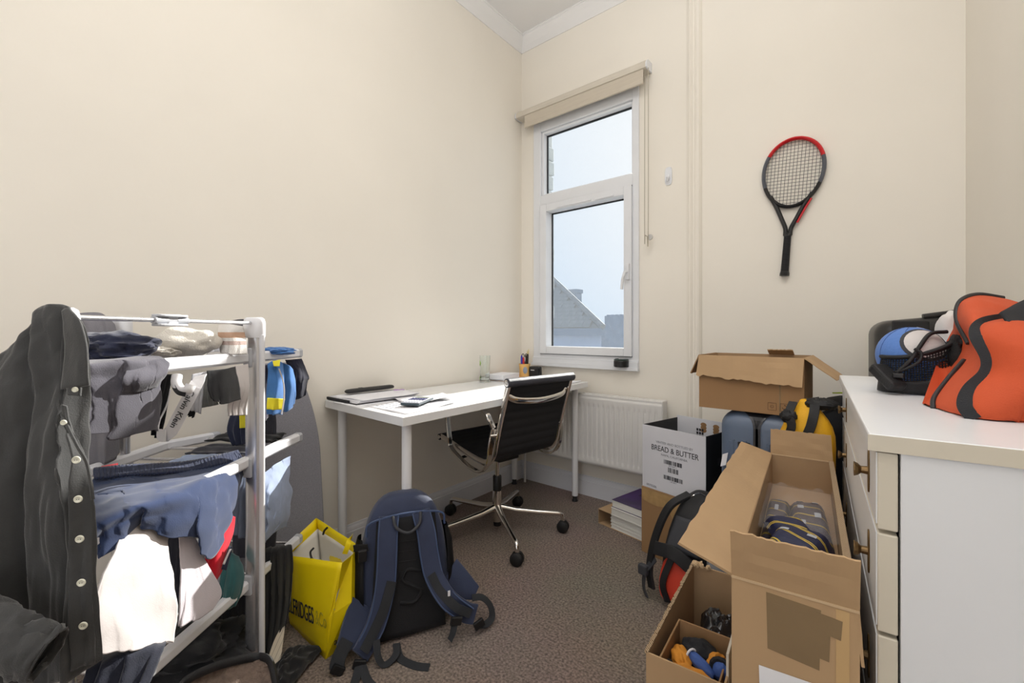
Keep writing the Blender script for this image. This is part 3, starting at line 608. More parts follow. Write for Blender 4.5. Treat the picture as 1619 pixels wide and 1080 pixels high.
# ties
m_tie = stripes('navy_tie', (24, 30, 66), [(.72, (206, 178, 62)), (.79, (24, 30, 66)), (.84, (206, 178, 62)), (.91, (24, 30, 66))], (.62, 1, .3), .052, .6)
m_tie2 = stripes('bagged_tie', (70, 64, 76), [(.76, (176, 152, 66)), (.88, (70, 64, 76))], (.28, 1, .1), .058, .35)
m_bad = mat('tie_badge', (176, 180, 188), .6)
def tie(lbl, cx, cy, z, lx, ly, th, m, rot, badges, grp=None, seed=0):
    t = thing('folded_tie', lbl, 'tie', V(1.808, .794, 0)+Matrix.Rotation(radians(4.6), 3, 'Z') @ V(cx, cy, z), radians(4.6)+rot, grp)
    def top(u, v):
        x, y = (u-.5)*lx, (v-.5)*ly; k = (1-abs(2*u-1)**6)*(1-abs(2*v-1)**6)
        return V(x, y, th*k+.006*noise.noise(V(x*18+seed, y*14, seed)))
    g = MB().grid(top, 14, 16); g.grid(lambda u, v: V((.5-u)*lx, (v-.5)*ly, 0), 2, 2); g.build('folded_silk', m, t, smooth=True)
    for (bu, bv) in badges:
        MB().grid(lambda u, v: top(bu+(u-.5)*.16, bv+(v-.5)*.10)+V(0, 0, .0012), 4, 3).build('badge', m_bad, t, smooth=True)
    return t
ZT = .572
MB_ = MB().box((.006, .006, .50), (LW-.006, LD-.006, ZT)); tag(MB_.build('packing_board', m_cbi, None), 'flat cardboard packing sheet under the ties', 'packing')
pb = bpy.data.objects['packing_board']; pb.location = lc.location; pb.rotation_euler = lc.rotation_euler
tie('pile of plastic bagged grey ties at the left carton wall', .036, .52, ZT, .056, .36, .03, m_tie2, 0, [(.4, .2), (.5, .42), (.45, .66), (.5, .88)], None, 1)
tie('wide plastic bagged grey tie stack at the middle of carton', .107, .54, ZT, .086, .26, .045, m_tie2, radians(3), [(.3, .25), (.7, .45), (.3, .65), (.7, .85), (.3, .92)], None, 4)
tie('loose navy tie with gold stripes nearest the carton front', .088, .30, ZT+.045, .104, .13, .035, m_tie, radians(-9), [(.25, .5), (.72, .55)], None, 7)
tie('loose navy tie folded behind the nearest navy tie', .070, .375, ZT+.045, .085, .10, .028, m_tie, radians(18), [], None, 9)
m_film = mat('clear_film', (220, 220, 225), .12, alpha=.13)
tag(MB().grid(lambda u, v: V(.006+.156*u, .36+.36*v, ZT+.052+.012*noise.noise(V(u*7, v*8, 2))), 16, 18).build('plastic_film', m_film, None, smooth=True), 'crinkled clear plastic wrap over the bagged ties', 'plastic wrap')
pf_ = bpy.data.objects['plastic_film']; pf_.location = lc.location; pf_.rotation_euler = lc.rotation_euler

sc_ = thing('torn_carton', 'low cardboard carton with torn rim on carpet, holding small box', 'box', (1.594, .960, 0), radians(4.2))
carton(sc_, .165, .462, .348, m_cb, m_cbi)
rm = MB()
for i in range(46):
    y = i*.01; hh_ = .002+.007*abs(noise.noise(V(i*.33, 3, 1)))+.002*random.random(); rm.box((-.001-.003*random.random(), y, .345), (.005, y+.0100, .348+hh_))
rm.build('torn_rim', m_core, sc_)
rm = MB()
for i in range(9): rm.blob((.004+.006*i*random.random(), .452+.004*random.random(), .350+.006*random.random()), (.007, .006, .008), .5, 3, i, 8, 6)
rm.build('frayed_corner', mat('frayed_card', (206, 178, 140), .95), sc_)
MB().prism([(.0, -.0008, .0), (.135, -.0008, .0), (.135, -.0008, .346), (0, -.0008, .346)], (0, .0006, 0)).build('front_panel', m_cb, sc_)
MB().box((.161, .03, .30), (.166, .30, .395)).build('white_divider', mat('white_card', (226, 218, 202), .7), sc_)
ic = thing('inner_box', 'small brown box of clothing inside the torn carton', 'box', (1.615, .975, .06), radians(3.2))
carton(ic, .128, .175, .272, m_cbd, m_cbd, .003)
def cloth_lump(name, lbl, cat, c, rad, m, seed, rot=0.0, amp=.28, grp=None, fr=2.2):
    t = thing(name, lbl, cat, c, rot, grp)
    MB().blob((0, 0, 0), rad, amp, fr, seed, 30, 18).build('fabric', m, t, smooth=True, sub=1); return t
m_orf = mat('orange_fabric', (216, 142, 44), .8, bump=.3, bscale=300); m_blf = mat('blue_fabric', (62, 92, 160), .75, bump=.2, bscale=300); m_dkf = mat('charcoal_fabric', (27, 28, 33), .85, bump=.3, bscale=300, var=.1)
cloth_lump('orange_garment', 'orange cloth strip in the small brown box, front', 'clothing', (1.672, 1.015, .295), (.055, .030, .022), m_orf, 3, .2)
cloth_lump('orange_garment', 'orange cloth at left in the small brown box', 'clothing', (1.642, 1.055, .302), (.022, .040, .016), m_orf, 11, .5)
cloth_lump('orange_garment', 'orange pleated cloth at right in the small brown box', 'clothing', (1.712, 1.085, .305), (.016, .030, .022), m_orf, 16, -.3)
cloth_lump('black_garment', 'black cap shaped cloth at back of the small brown box', 'clothing', (1.672, 1.10, .298), (.046, .034, .034), m_dkf, 5)
b_ = cloth_lump('blue_garment', 'blue shiny cloth roll with pale ring in the small brown box', 'clothing', (1.688, 1.050, .312), (.040, .014, .014), m_blf, 6, -.55, .12)
MB().tube([V(-.030, .014*cos(t), .014*sin(t)) for t in [2*pi*i/14 for i in range(15)]], .0025, 6).build('pale_ring', m_pap, b_, smooth=True)
b_ = cloth_lump('blue_garment', 'blue ended black roll at the right of small brown box', 'clothing', (1.730, 1.055, .318), (.018, .024, .022), m_blf, 8, .1, .12)
MB().tube([V(.020*cos(t), -.002, .024*sin(t)) for t in [2*pi*i/14 for i in range(15)]], .006, 6).build('black_trim', m_dkf, b_, smooth=True)
cloth_lump('black_garment', 'black cloth tucked at left of the small brown box', 'clothing', (1.630, 1.000, .300), (.012, .026, .018), m_dkf, 15)
m_poly = mat('black_polythene', (30, 30, 34), .2, bump=.3, bscale=40, spec=.7)
t = thing('black_plastic_bag', 'shiny crumpled black plastic packet inside torn carton behind small box', 'bag', (1.680, 1.245, .265), .2)
MB().grid(lambda u, v: V((u-.5)*.095, (v-.5)*.16, .045*(1-abs(2*u-1)**3)*(1-abs(2*v-1)**3)+.022*noise.fractal(V(u*4, v*5, 9), 1, 2, 3)), 26, 30).build('packet', m_poly, t, smooth=True, solid=.002)

# upper carton on the suitcase
uc = thing('upper_carton', 'open brown carton with hanging torn flap on top of slate blue suitcase', 'box', (1.452, 1.872, .772), radians(-1.5))
UW, UD, UH = .362, .25, .214
carton(uc, UW, UD, UH, m_cbd, m_cbi)
flap(uc, (0, 0, UH), (UW, 0, UH), (0, -1, 0), .098, -80, m_cb, jag=.010, seed=5, in0=-.02, in1=.01, wfun=lambda u: .86+.22*u)
flap(uc, (UW, 0, UH), (UW, UD, UH), (1, 0, 0), .120, -38, m_cb, jag=.004, seed=6, in0=.02)
flap(uc, (0, UD, UH), (0, 0, UH), (-1, 0, 0), .085, -66, m_cbd, jag=.004, seed=7)
flap(uc, (.30, UD, UH), (.21, UD, UH), (0, -1, 0), .05, 25, m_cb, jag=.004, seed=8)
MB().box((.02, UD-.0055, UH-.07), (UW-.02, UD-.0045, UH-.02)).build('inner_tape', mat('gold_tape', (206, 160, 92), .3), uc)
MB().box((.285, -.0008, .002), (.290, -.0002, .150)).build('seam_tape', m_tape, uc)
def icon(x, kind):
    q = MB(); s_ = .0135; y = -.0010
    for a0, b0, a1, b1 in ((-s_, -s_, s_, -s_), (s_, -s_, s_, s_), (s_, s_, -s_, s_), (-s_, s_, -s_, -s_)):
        q.strip([(x+a0, y, .030+b0), (x+a1, y, .030+b1)], (0, -1, 0), .0012, .0004)
    if kind == 0:
        for k in range(8): q.strip([(x+.003*cos(k*pi/4), y, .03+.003*sin(k*pi/4)), (x+.007*cos(k*pi/4), y, .03+.007*sin(k*pi/4))], (0, -1, 0), .0014, .0004)
    else:
        for k in range(3 if kind == 2 else 2):
            st = 2*pi/(3 if kind == 2 else 2)*k; pts = [V(x+.007*cos(st+j*.3), y, .03+.007*sin(st+j*.3)) for j in range(6)]
            q.strip(pts, (0, -1, 0), .0022, .0004); pe = pts[-1]; q.prism([pe+V(-.003, 0, 0), pe+V(.003, 0, 0), pe+V(0, 0, .004)], (0, -.0004, 0))
    q.build('printed_symbol', mat('faded_print', (92, 70, 50), .8) if kind == 0 else bpy.data.materials['faded_print'], uc)
icon(.262, 0); icon(.302, 1); icon(.341, 2)

# ------------------------------------------------------------------ suitcase
m_su = mat('suitcase_shell', (98, 112, 134), .38, var=.03, bump=.08, bscale=500); m_zip = mat('zip_black', (22, 22, 24), .5, bump=.4, bscale=500)
su = thing('suitcase', 'slate blue hard suitcase standing upright under the open carton', 'suitcase', (1.665, 2.105, 0))
def rr(w_, d_, r_, z, n_=6):
    out_ = []
    for cx, cy, a0 in ((w_-r_, d_-r_, 0), (-w_+r_, d_-r_, pi/2), (-w_+r_, -d_+r_, pi), (w_-r_, -d_+r_, 3*pi/2)):
        for i in range(n_+1):
            a = a0+pi/2*i/n_; out_.append(V(cx+r_*cos(a), cy+r_*sin(a), z))
    return out_
def shell(w_, d_, h0, h1, r=.05, rv=.06):
    rs = []
    for i in range(7):
        a = pi/2*i/6; k = rv*(1-sin(a)); rs.append(rr(w_-k, d_-k, max(.01, r-k*.3), h0+rv*(1-cos(a))))
    for i in range(7):
        a = pi/2*i/6; k = rv*(1-cos(a)); rs.append(rr(w_-k, d_-k, max(.01, r-k*.3), h1-rv+rv*sin(a)))
    return MB().rings(rs)
for sg in (-1, 1):
    MB_ = shell(.134, .245, .045, .768)
    for q in MB_.v:
        if sg*q.x < .011: q.x = sg*.011
    MB_.build('half_shell', m_su, su, smooth=True)
zs = shell(.0115, .2475, .043, .7705, .0113, .06); zs.build('zip_band', m_zip, su, smooth=True)
for zz in ((-.004,), (.004,)): 
    q = shell(.0018, .2492, .0415, .772, .0017, .06)
    for v_ in q.v: v_.x += zz[0]
    q.build('zip_teeth', mat('zip_teeth', (52, 52, 56), .35) if zz[0] < 0 else bpy.data.materials['zip_teeth'], su)
for sg in (-1, 1):
    for x0 in (.040, .082):
        MB().tube([(sg*x0, -.2455, .12), (sg*x0, -.247, .2), (sg*x0, -.247, .60), (sg*x0, -.2455, .66)], .006, 8).build('rib', m_su, su, smooth=True)
MB().box((-.095, -.2495, .52), (-.035, -.2445, .655)).build('recess_panel', m_su, su, bevel=.012, segs=3)
lk = MB().box((-.065, -.254, .600), (-.022, -.245, .655)).build('lock', m_pla, su, bevel=.003)
MB().box((-.056, -.2555, .615), (-.036, -.2535, .630)).build('dial', m_red, lk); MB().box((-.05, -.2562, .632), (-.032, -.2538, .646)).build('catch', m_chr, lk)
MB().prism([(-.128, -.2470, .545), (-.108, -.2475, .555), (-.100, -.2475, .605), (-.120, -.2470, .595)], (0, -.0008, 0)).build('white_sticker', m_pap, su)
for x in (-.1, .1):
    for y in (-.2, .2): MB().tube([(x-.014, y, .024), (x+.014, y, .024)], .024, 16).build('wheel', m_rub, su, smooth=True); MB().cyl((x, y, .03), (x, y, .06), .018, 12).build('wheel_mount', m_pla, su)

# wine carton on a plain brown carton
bw = thing('brown_carton', 'closed brown cardboard box taped at top under white wine carton', 'box', (1.128, 2.058, 0), radians(-14))
BW, BD, BH = .325, .30, .322
MB().box((0, 0, 0), (BW, BD, BH)).build('box_body', m_cbd, bw, bevel=.003)
def tapef(u, v): return V(.004+(BW-.008)*u, -.0012-.0012*abs(noise.noise(V(u*20, v*7, 2))), BH-.006-.055*v-.012*sin(u*7)*v)
MB().grid(tapef, 30, 8).build('wrinkled_tape', mat('clear_brown_tape', (186, 152, 104), .15, spec=.8, var=.1, vscale=30), bw, smooth=True)
def tapef2(u, v): return V(.17+.05*u+.008*sin(v*9), -.0014-.0012*abs(noise.noise(V(u*12, v*17, 5))), BH-.006-.14*v)
MB().grid(tapef2, 10, 20).build('wrinkled_tape', bpy.data.materials['clear_brown_tape'], bw, smooth=True)
m_wc = mat('white_carton', (224, 224, 230), .6, var=.015); m_bc = mat('black_carton', (32, 32, 35), .6, var=.05); m_txt = mat('text_ink', (44, 44, 50), .7); m_gry = mat('text_grey', (150, 150, 158), .7); m_bro = mat('brown_print', (160, 122, 84), .8)
wc = thing('wine_carton', 'open white and black wine carton on the brown box', 'box', (1.133, 2.060, .3235), radians(-14))
WH = .302
MB().box((0, 0, 0), (BW, .004, WH)).build('front_panel', m_wc, wc)
MB().box((0, BD-.004, 0), (BW, BD, WH+.012)).build('back_panel', m_wc, wc)
MB().box((0, .004, 0), (.004, BD-.004, WH)).build('side_panel', m_bc, wc)
MB().box((BW-.004, .004, 0), (BW, BD-.004, WH)).build('side_panel', m_bc, wc)
MB().box((.004, .004, 0), (BW-.004, BD-.004, .004)).build('base', m_bc, wc)
MB().box((BW+.0002, .10, .16), (BW+.0008, .18, .19)).build('side_print', mat('dull_print', (58, 58, 62), .7), wc)
fx = lambda x, z: frame((x, -.0006, z), (1, 0, 0), (0, 0, 1))
text('VINTED AND BOTTLED BY', m_gry, .0155, fx(.172, .232), wc, sx=1.02)
text('BREAD & BUTTER', m_txt, .036, fx(.172, .202), wc, sx=.86)
text('NAPA, CALIFORNIA', m_gry, .0145, fx(.172, .176), wc, sx=1.05)
text('0070586', m_gry, .016, fx(.052, .014), wc)
def barcode(x, z, w_, h_, seed):
    rnd = random.Random(seed); q = MB(); c = 0
    while c < w_:
        k = rnd.choice((.0012, .002, .0035)); q.box((x+c, -.0008, z), (min(x+c+k, x+w_), -.0001, z+h_)); c += k+rnd.choice((.001, .0018, .003))
    q.build('barcode', m_txt, wc)
barcode(.120, .138, .092, .019, 1); barcode(.142, .102, .052, .022, 2); barcode(.118, .066, .098, .019, 3)
text('10 8 50017 4', m_gry, .008, fx(.166, .132), wc); text('1 08 50017', m_gry, .008, fx(.168, .060), wc)
fb_ = lambda x, z: frame((x, BD-.0046, z), (1, 0, 0), (0, 0, 1))
for x0 in (.150, .215):
    q = MB()
    for dz in (-.012, .0, .012): q.prism([(x0+.016*cos(t), BD-.0048, .272+dz*1.2+.011*sin(t)) for t in [2*pi*i/14 for i in range(14)]], (0, .0006, 0))
    q.build('printed_mark', m_bro, wc)
for i in range(3):
    for j in range(4): MB().box((.112+.014*i, BD-.0052, .20+.017*j), (.122+.014*i, BD-.0042, .213+.017*j)).build('printed_square', m_txt, wc)

# ------------------------------------------------------------------ books on the carpet
m_pg = mat('page_edges', (232, 230, 222), .8, var=.03, vscale=3, stretch=(1, 1, 160)); m_pur = mat('purple_cover', (74, 48, 108), .35, var=.3, vscale=7, col2=(44, 34, 66)); m_wh = mat('white_cover', (234, 232, 226), .5)
def book(lbl, x, y, z, w_, d_, h, m, rot, nm='book', grp=None):
    t = thing(nm, lbl, 'book', (x, y, z), rot, grp)
    MB().box((.003, .003, .0022), (w_-.003, d_, h-.0022)).build('pages', m_pg, t)
    MB().box((0, 0, h-.002), (w_, d_, h)).build('cover', m, t, bevel=.0008); MB().box((0, 0, 0), (w_, d_, .002)).build('cover', m, t)
    MB().box((0, d_-.001, .002), (w_, d_+.001, h-.002)).build('spine', m, t); return t
br = radians(-12)
wr_ = thing('card_sleeve', 'brown cardboard book wrap with open end around white paperbacks', 'packaging', (.815, 2.205, 0), br)
MB().box((0, 0, 0), (.30, .27, .003)).build('base_flap', m_cb, wr_); MB().box((0, 0, .078), (.30, .27, .081)).build('top_flap', m_cb, wr_); MB().box((0, 0, .003), (.003, .27, .078)).build('side_flap', m_cbi, wr_)
MB().box((.003, .264, .003), (.30, .267, .078)).build('back_flap', m_cbi, wr_)
zz = .0032
for i, h in enumerate((.018, .016, .020, .018)):
    book(('lowest', 'second lowest', 'third', 'topmost')[i]+' white paperback inside the brown cardboard wrap', .895+.003*random.random(), 2.191, zz, .205, .245, h, m_wh, br, 'paperback'); zz += h+.0004
book('thick white paperback lying under the purple book', .905, 2.176, .0812, .205, .235, .040, m_wh, br)
pb_ = book('purple covered paperback topmost of the floor stack', .906, 2.186, .1214, .195, .265, .040, m_pur, br)
MB().box((.06, .16, .0402), (.17, .23, .0406)).build('cover_band', mat('cover_dark', (50, 46, 60), .4), pb_)
text('STUDIES', m_gry, .02, frame((.115, .20, .041), (1, 0, 0), (0, 1, 0)), pb_)  if False else None

# clear plastic crate
m_cp = mat('clear_plastic', (200, 206, 214), .15, alpha=.38)
cp = thing('clear_tub', 'clear plastic storage tub wedged beside the slate blue suitcase', 'tub', (1.632, 1.70, 0))
MB().rings([rr(.082-k*.02, .13-k*.02, .03, z) for z, k in ((.0, 1.0), (.02, .8), (.30, .2), (.428, 0))], cap=False).build('tub_wall', m_cp, cp, smooth=True, solid=.003)
MB().rings([rr(.086, .134, .03, .428), rr(.092, .140, .034, .430), rr(.092, .140, .034, .447), rr(.086, .134, .03, .450)]).build('lid', m_cp, cp, smooth=False, bevel=.003)

# ------------------------------------------------------------------ black and orange rucksack on the carpet
m_bnl = mat('black_nylon', (24, 24, 27), .6, bump=.3, bscale=350, var=.1); m_rdo = mat('red_orange_nylon', (214, 66, 44), .6, bump=.25, bscale=300); m_dgr = mat('dark_grey_nylon', (56, 57, 62), .7, bump=.3, bscale=400)
rs_ = thing('rucksack', 'black rucksack with red orange pocket leaning on brown box', 'rucksack', (1.43, 1.80, 0), radians(-6))
def sec(w_, d_, cx, cy, z, n_=24, p=.55): return [V(cx+w_*math.copysign(abs(cos(t))**p, cos(t)), cy+d_*math.copysign(abs(sin(t))**p, sin(t)), z) for t in [2*pi*i/n_ for i in range(n_)]]
MB().rings([sec(.075, .07, 0, .0, .002), sec(.094, .085, 0, .0, .03), sec(.098, .09, .005, .005, .15), sec(.090, .085, .012, .03, .27), sec(.075, .075, .022, .06, .36), sec(.060, .055, .030, .085, .405), sec(.03, .02, .03, .09, .42)]).build('bag_body', m_bnl, rs_, smooth=True, sub=1)
MB().rings([sec(.062, .022, -.004, -.088, .012), sec(.074, .030, -.004, -.092, .06), sec(.070, .028, 0, -.088, .14), sec(.055, .018, .004, -.078, .205)]).build('front_pocket', m_rdo, rs_, smooth=True, sub=1)
MB().grid(lambda u, v: V(-.055+.135*u+.02*v, -.085+.055*v-.004*sin(pi*u), .225+.115*v), 10, 8).build('mesh_panel', m_dgr, rs_, smooth=True, solid=.004)
MB().strip(curve([(-.03, -.118, .03), (-.045, -.128, .10), (-.02, -.118, .19), (.0, -.100, .235)], 8), (0, -1, .1), .024, .006).build('pocket_strap', m_bnl, rs_)
MB().strip(curve([(-.015, .05, .41), (-.07, -.02, .36), (-.105, -.07, .24), (-.115, -.10, .12), (-.10, -.11, .05)], 8), (-.6, -.8, .2), .042, .012).build('shoulder_strap', m_bnl, rs_, bevel=.002)
MB().strip(curve([(-.09, -.10, .17), (-.125, -.115, .11), (-.13, -.12, .05), (-.115, -.12, .012)], 8), (-.7, -.7, 0), .03, .006).build('hip_belt', m_dgr, rs_, bevel=.002)
MB().box((-.15, -.135, .10), (-.11, -.11, .14)).build('buckle', m_dgr, rs_, bevel=.006)
MB().strip(curve([(-.09, -.102, .215), (.0, -.118, .225), (.08, -.10, .17), (.115, -.07, .12)], 8), (0, -1, .4), .05, .016).build('front_strap', m_bnl, rs_, bevel=.003)
MB().strip(curve([(.085, -.09, .15), (.11, -.10, .08), (.10, -.10, .03)], 6), (.3, -1, 0), .04, .010).build('dangling_strap', m_bnl, rs_, bevel=.003)
MB().tube(curve([(.0, .02, .405), (.02, .0, .425), (.03, .03, .43), (.045, .06, .415)], 6), .003, 6).build('zip_pull', m_chr, rs_, smooth=True)
MB().tube(curve([(-.055, -.09, .04), (-.04, -.122, .12), (.0, -.11, .2), (.05, -.10, .16), (.06, -.115, .06)], 8), .003, 6).build('pocket_zip', m_zip, rs_, smooth=True)

# yellow and black holdall behind the long carton, dark bag behind that
m_yel = mat('yellow_nylon', (244, 182, 22), .6, bump=.25, bscale=250, var=.06, vscale=20)
yb = thing('yellow_holdall', 'yellow and black striped holdall standing behind the long carton', 'bag', (1.822, 1.782, 0))
def yb_r(z): k = sm((.855-z)/.12)**.55; return .082*max(.30, k), .062*max(.30, k)
ys = [.0, .03, .2, .45, .65, .74, .79, .82, .84, .852]
MB().rings([[q+V(.010*noise.noise(V(q.x*30, q.y*30, z*16)), .008*noise.noise(V(q.y*28, z*20, 3)), 0) for q in sec(*yb_r(z), .012*sm((z-.6)/.25), 0, z, 28, .7)] for z in ys]).build('bag_body', m_yel, yb, smooth=True, sub=1)
def ribbon(name, pts, wd, m=m_bnl, th=.004, nn=(-.25, -1, .35)): return MB().strip(curve(pts, 8), nn, wd, th).build(name, m, yb)
ribbon('black_band', [(-.048, -.058, .55), (-.045, -.060, .70), (-.030, -.068, .765), (-.040, -.060, .80), (-.03, -.02, .84)], .026)
ribbon('black_band', [(-.004, -.064, .55), (.004, -.068, .70), (.024, -.066, .775), (.032, -.05, .825), (.028, -.01, .858)], .028)
MB().blob((-.040, -.054, .795), (.024, .018, .022), .25, 3, 2).build('black_flap', m_bnl, yb, smooth=True)
MB().blob((.045, .0, .838), (.05, .04, .020), .2, 3, 4).build('black_top', m_bnl, yb, smooth=True)
db = thing('dark_bag', 'dark navy bag peeking out behind the yellow holdall', 'bag', (1.885, 2.06, 0))
MB().rings([sec(.065, .15, 0, 0, z, 24, .6) for z in (0, .45, .72)]+[sec(.06, .14, .005, 0, .775, 24, .6), sec(.04, .10, .02, 0, .82, 24, .6), sec(.01, .04, .03, 0, .835)]).build('bag_body', m_dkf, db, smooth=True)
MB().tube(curve([(-.04, -.145, .785), (.0, -.13, .805), (.04, -.12, .812)], 6), .003, 6).build('zip', m_chr, db, smooth=True)
nb = thing('neon_strap', 'neon yellow strap end lying over the dark navy bag', 'strap', (1.915, 2.13, .826))
MB().strip([(-.02, .02, .012), (.03, -.02, .02), (.06, -.05, .01)], (0, 0, 1), .04, .004).build('webbing', mat('neon', (206, 236, 30), .6), nb)

# black suitcase behind the chest, on a storage box
sb = thing('storage_box', 'plain brown storage box behind chest under black suitcase', 'box', (2.12, 2.30, 0), radians(4)); MB().box((-.15, -.20, 0), (.15, .20, .39)).build('box_body', m_cbd, sb, bevel=.004); MB().box((-.154, -.204, .36), (.154, .204, .396)).build('lid', m_cbd, sb, bevel=.003)
m_bks = mat('black_shell', (34, 32, 32), .3, var=.1, bump=.06, bscale=200)
bs = thing('black_suitcase', 'glossy black hard suitcase standing behind the chest of drawers', 'suitcase', (2.125, 2.235, .397), radians(10))
MB_ = shell(.125, .10, .0, .735, .06, .05)
for q in MB_.v: q.z += .10*q.x*(q.z > .4)
MB_.build('shell', m_bks, bs, smooth=True)
MB().box((-.085, -.106, .60), (.02, -.094, .725)).build('handle_recess', m_pla, bs, bevel=.010, segs=3)
for x in (-.055, -.020): MB().box((x-.012, -.112, .635), (x+.012, -.100, .70)).build('latch', m_bks, bs, bevel=.004)
MB().tube([(.012, -.06, .738), (.10, -.06, .752), (.10, .0, .752)], .011, 10).build('carry_handle', m_bks, bs, smooth=True)
MB().box((.035, -.104, .62), (.10, -.098, .715)).build('gloss_panel', mat('gloss_black', (24, 26, 34), .12), bs, bevel=.006)

# ------------------------------------------------------------------ orange sports bag on the chest
m_ora = mat('orange_canvas', (208, 84, 42), .75, bump=.25, bscale=450, var=.06, vscale=9); m_pip = mat('black_piping', (34, 34, 38), .5); m_web = mat('black_webbing', (38, 40, 44), .8, bump=.4, bscale=600)
ob = thing('sports_bag', 'orange sports bag with black piping on white chest of drawers', 'bag', (2.235, 1.26, .9305), radians(2))
# sections of the slumped bag: bottom edge, up the visible side, over the top, down the wall side
S0 = [spot(1458, 641, .893), spot(1474, 622, .93), spot(1492, 600, .97), spot(1506, 575, 1.0), spot(1512, 548, 1.03), spot(1506, 525, 1.06), spot(1514, 510, 1.07), spot(1530, 500, 1.09), spot(1545, 505, 1.10)]
S1 = [spot(1476, 647, .850), spot(1478, 628, .868), spot(1500, 598, .89), spot(1524, 570, .91), spot(1532, 543, .93), spot(1513, 505, .97), spot(1519, 476, .99), spot(1546, 466, 1.01), spot(1585, 471, 1.02)]
S2 = [spot(1540, 663, .744), spot(1525, 641, .757), spot(1533, 616, .765), spot(1559, 590, .772), spot(1562, 566, .778), spot(1544, 530, .80), spot(1553, 511, .825), spot(1590, 503, .86), spot(1630, 500, .89)]
S3 = [spot(1610, 671, .717), spot(1622, 640, .705), spot(1630, 615, .702), spot(1638, 588, .703), spot(1640, 560, .708), spot(1636, 535, .725), spot(1640, 522, .745), spot(1658, 512, .77), spot(1685, 508, .79)]
BK_ = {0: [V(2.24, 1.52, 1.03), V(2.25, 1.52, .934), V(2.17, 1.40, .933)], 1: [V(2.325, 1.46, 1.10), V(2.345, 1.46, .934), V(2.20, 1.32, .933)], 2: [V(2.335, 1.32, 1.08), V(2.345, 1.32, .934), V(2.25, 1.18, .933)], 3: [V(2.345, 1.24, 1.06), V(2.350, 1.24, .934), V(2.30, 1.12, .933)]}
secs = []
for k, S in enumerate((S0, S1, S2, S3)):
    c_ = curve(S, 5)+BK_[k]; secs.append(c_)
rs = []; off_ = Vector(ob.location)
cen = lambda r_: sum(r_, V(0, 0, 0))/len(r_)
rs.append([cen(secs[0]).lerp(q, .3)+V(-.015, .02, 0) for q in secs[0]])
for k in range(3):
    for j in range(9):
        u = j/9; r_ = []
        for i in range(len(secs[0])):
            q = secs[k][i].lerp(secs[k+1][i], u); o_ = (q-cen(secs[k])).normalized()
            q = q+o_*(.010*sin(pi*u)+.007*sin(pi*u)*noise.fractal(V(q.x*16, q.y*16, q.z*20), 1, 2, 3)); q.z = max(q.z, .9325); r_.append(q)
        rs.append(r_)
rs.append(secs[3]); rs.append([cen(secs[3]).lerp(q, .3) for q in secs[3]])
ob.rotation_euler.z = 0
MB().rings(rs).build('canvas_body', m_ora, ob, world=True, smooth=True)
def lift(P, k=.004): return [p+(EYE-p).normalized()*k for p in P]
MB().tube(lift(curve(S1[4:], 8)), .0055, 8).build('piping', m_pip, ob, world=True, smooth=True)
MB().tube(lift(curve(S1[:4], 8)), .005, 8).build('pocket_piping', m_pip, ob, world=True, smooth=True)
b2_ = curve(S2, 8); MB().strip(lift(b2_, .003), [(EYE-p).normalized() for p in b2_], .020, .004).build('webbing_band', m_web, ob, world=True)
st_ = [[spot(1581, 494, .80), spot(1600, 484, .82), spot(1625, 472, .83), spot(1660, 460, .84)], [spot(1598, 516, .775), spot(1612, 512, .78), spot(1632, 508, .785), spot(1662, 500, .79)], [spot(1622, 537, .755), spot(1630, 536, .757), spot(1640, 534, .76), spot(1665, 530, .765)]]
MB().grid(lambda u, v: (lambda P: P[0].lerp(P[1], v*2) if v < .5 else P[1].lerp(P[2], v*2-1))([r_[min(3, int(u*3))].lerp(r_[min(3, int(u*3)+1)], u*3-int(u*3)) for r_ in st_]), 9, 8).build('shoulder_strap', m_web, ob, world=True, smooth=True, solid=.005)
# white towel and black tab behind the bag
wt = thing('white_towel', 'white cloth lump between black suitcase and orange bag', 'towel', (2.165, 1.60, .9305)); MB().blob((0, 0, .105), (.045, .06, .105), .25, 2.2, 6, flat=.001).build('fabric', mat('white_towel', (226, 222, 218), .9, bump=.3, bscale=300), wt, smooth=True, sub=1)
bh = thing('black_pouch', 'small black pouch tucked behind top of the orange bag', 'pouch', (2.205, 1.52, .9305)); MB().blob((0, 0, .115), (.032, .035, .115), .2, 2.5, 3, flat=.001).build('fabric', m_bnl, bh, smooth=True)
# ball and mesh pocket
m_bb = mat('ball_blue', (88, 132, 206), .5, bump=.3, bscale=160, var=.05); m_bwh = mat('ball_white', (214, 210, 208), .5, bump=.2, bscale=160)
fbl = thing('football', 'blue and white ball strapped in the black mesh pocket', 'ball', (2.072, 1.475, .9305))
BR = .070; BC = V(0, 0, BR+.022)
MB().blob(BC, (BR*1.0, BR*1.05, BR), .0, 1, 0, 32, 20).build('ball_skin', m_bb, fbl, smooth=True)
def cap_patch(az, el, rad, k, n_=26, sq=1.0):
    d0 = V(cos(el)*cos(az), cos(el)*sin(az), sin(el)); u_ = d0.cross(V(0, 0, 1)).normalized(); v_ = u_.cross(d0)
    rs = []
    for r in (.02, .2, .35, .5, .7, .85, 1.0): rs.append([BC+(lambda q: V(q.x, q.y*1.05, q.z))((d0+(u_*cos(t)*sq+v_*sin(t))*tan_(rad*r)).normalized()*BR*k) for t in [2*pi*i/n_ for i in range(n_)]])
    return MB().rings(rs, cap=False)
def tan_(x): return math.tan(x)
cap_patch(-1.15, .50, .66, 1.012, sq=1.15).build('dark_panel', m_dgr, fbl, smooth=True); cap_patch(-1.15, .50, .55, 1.022, sq=1.15).build('white_panel', m_bwh, fbl, smooth=True)
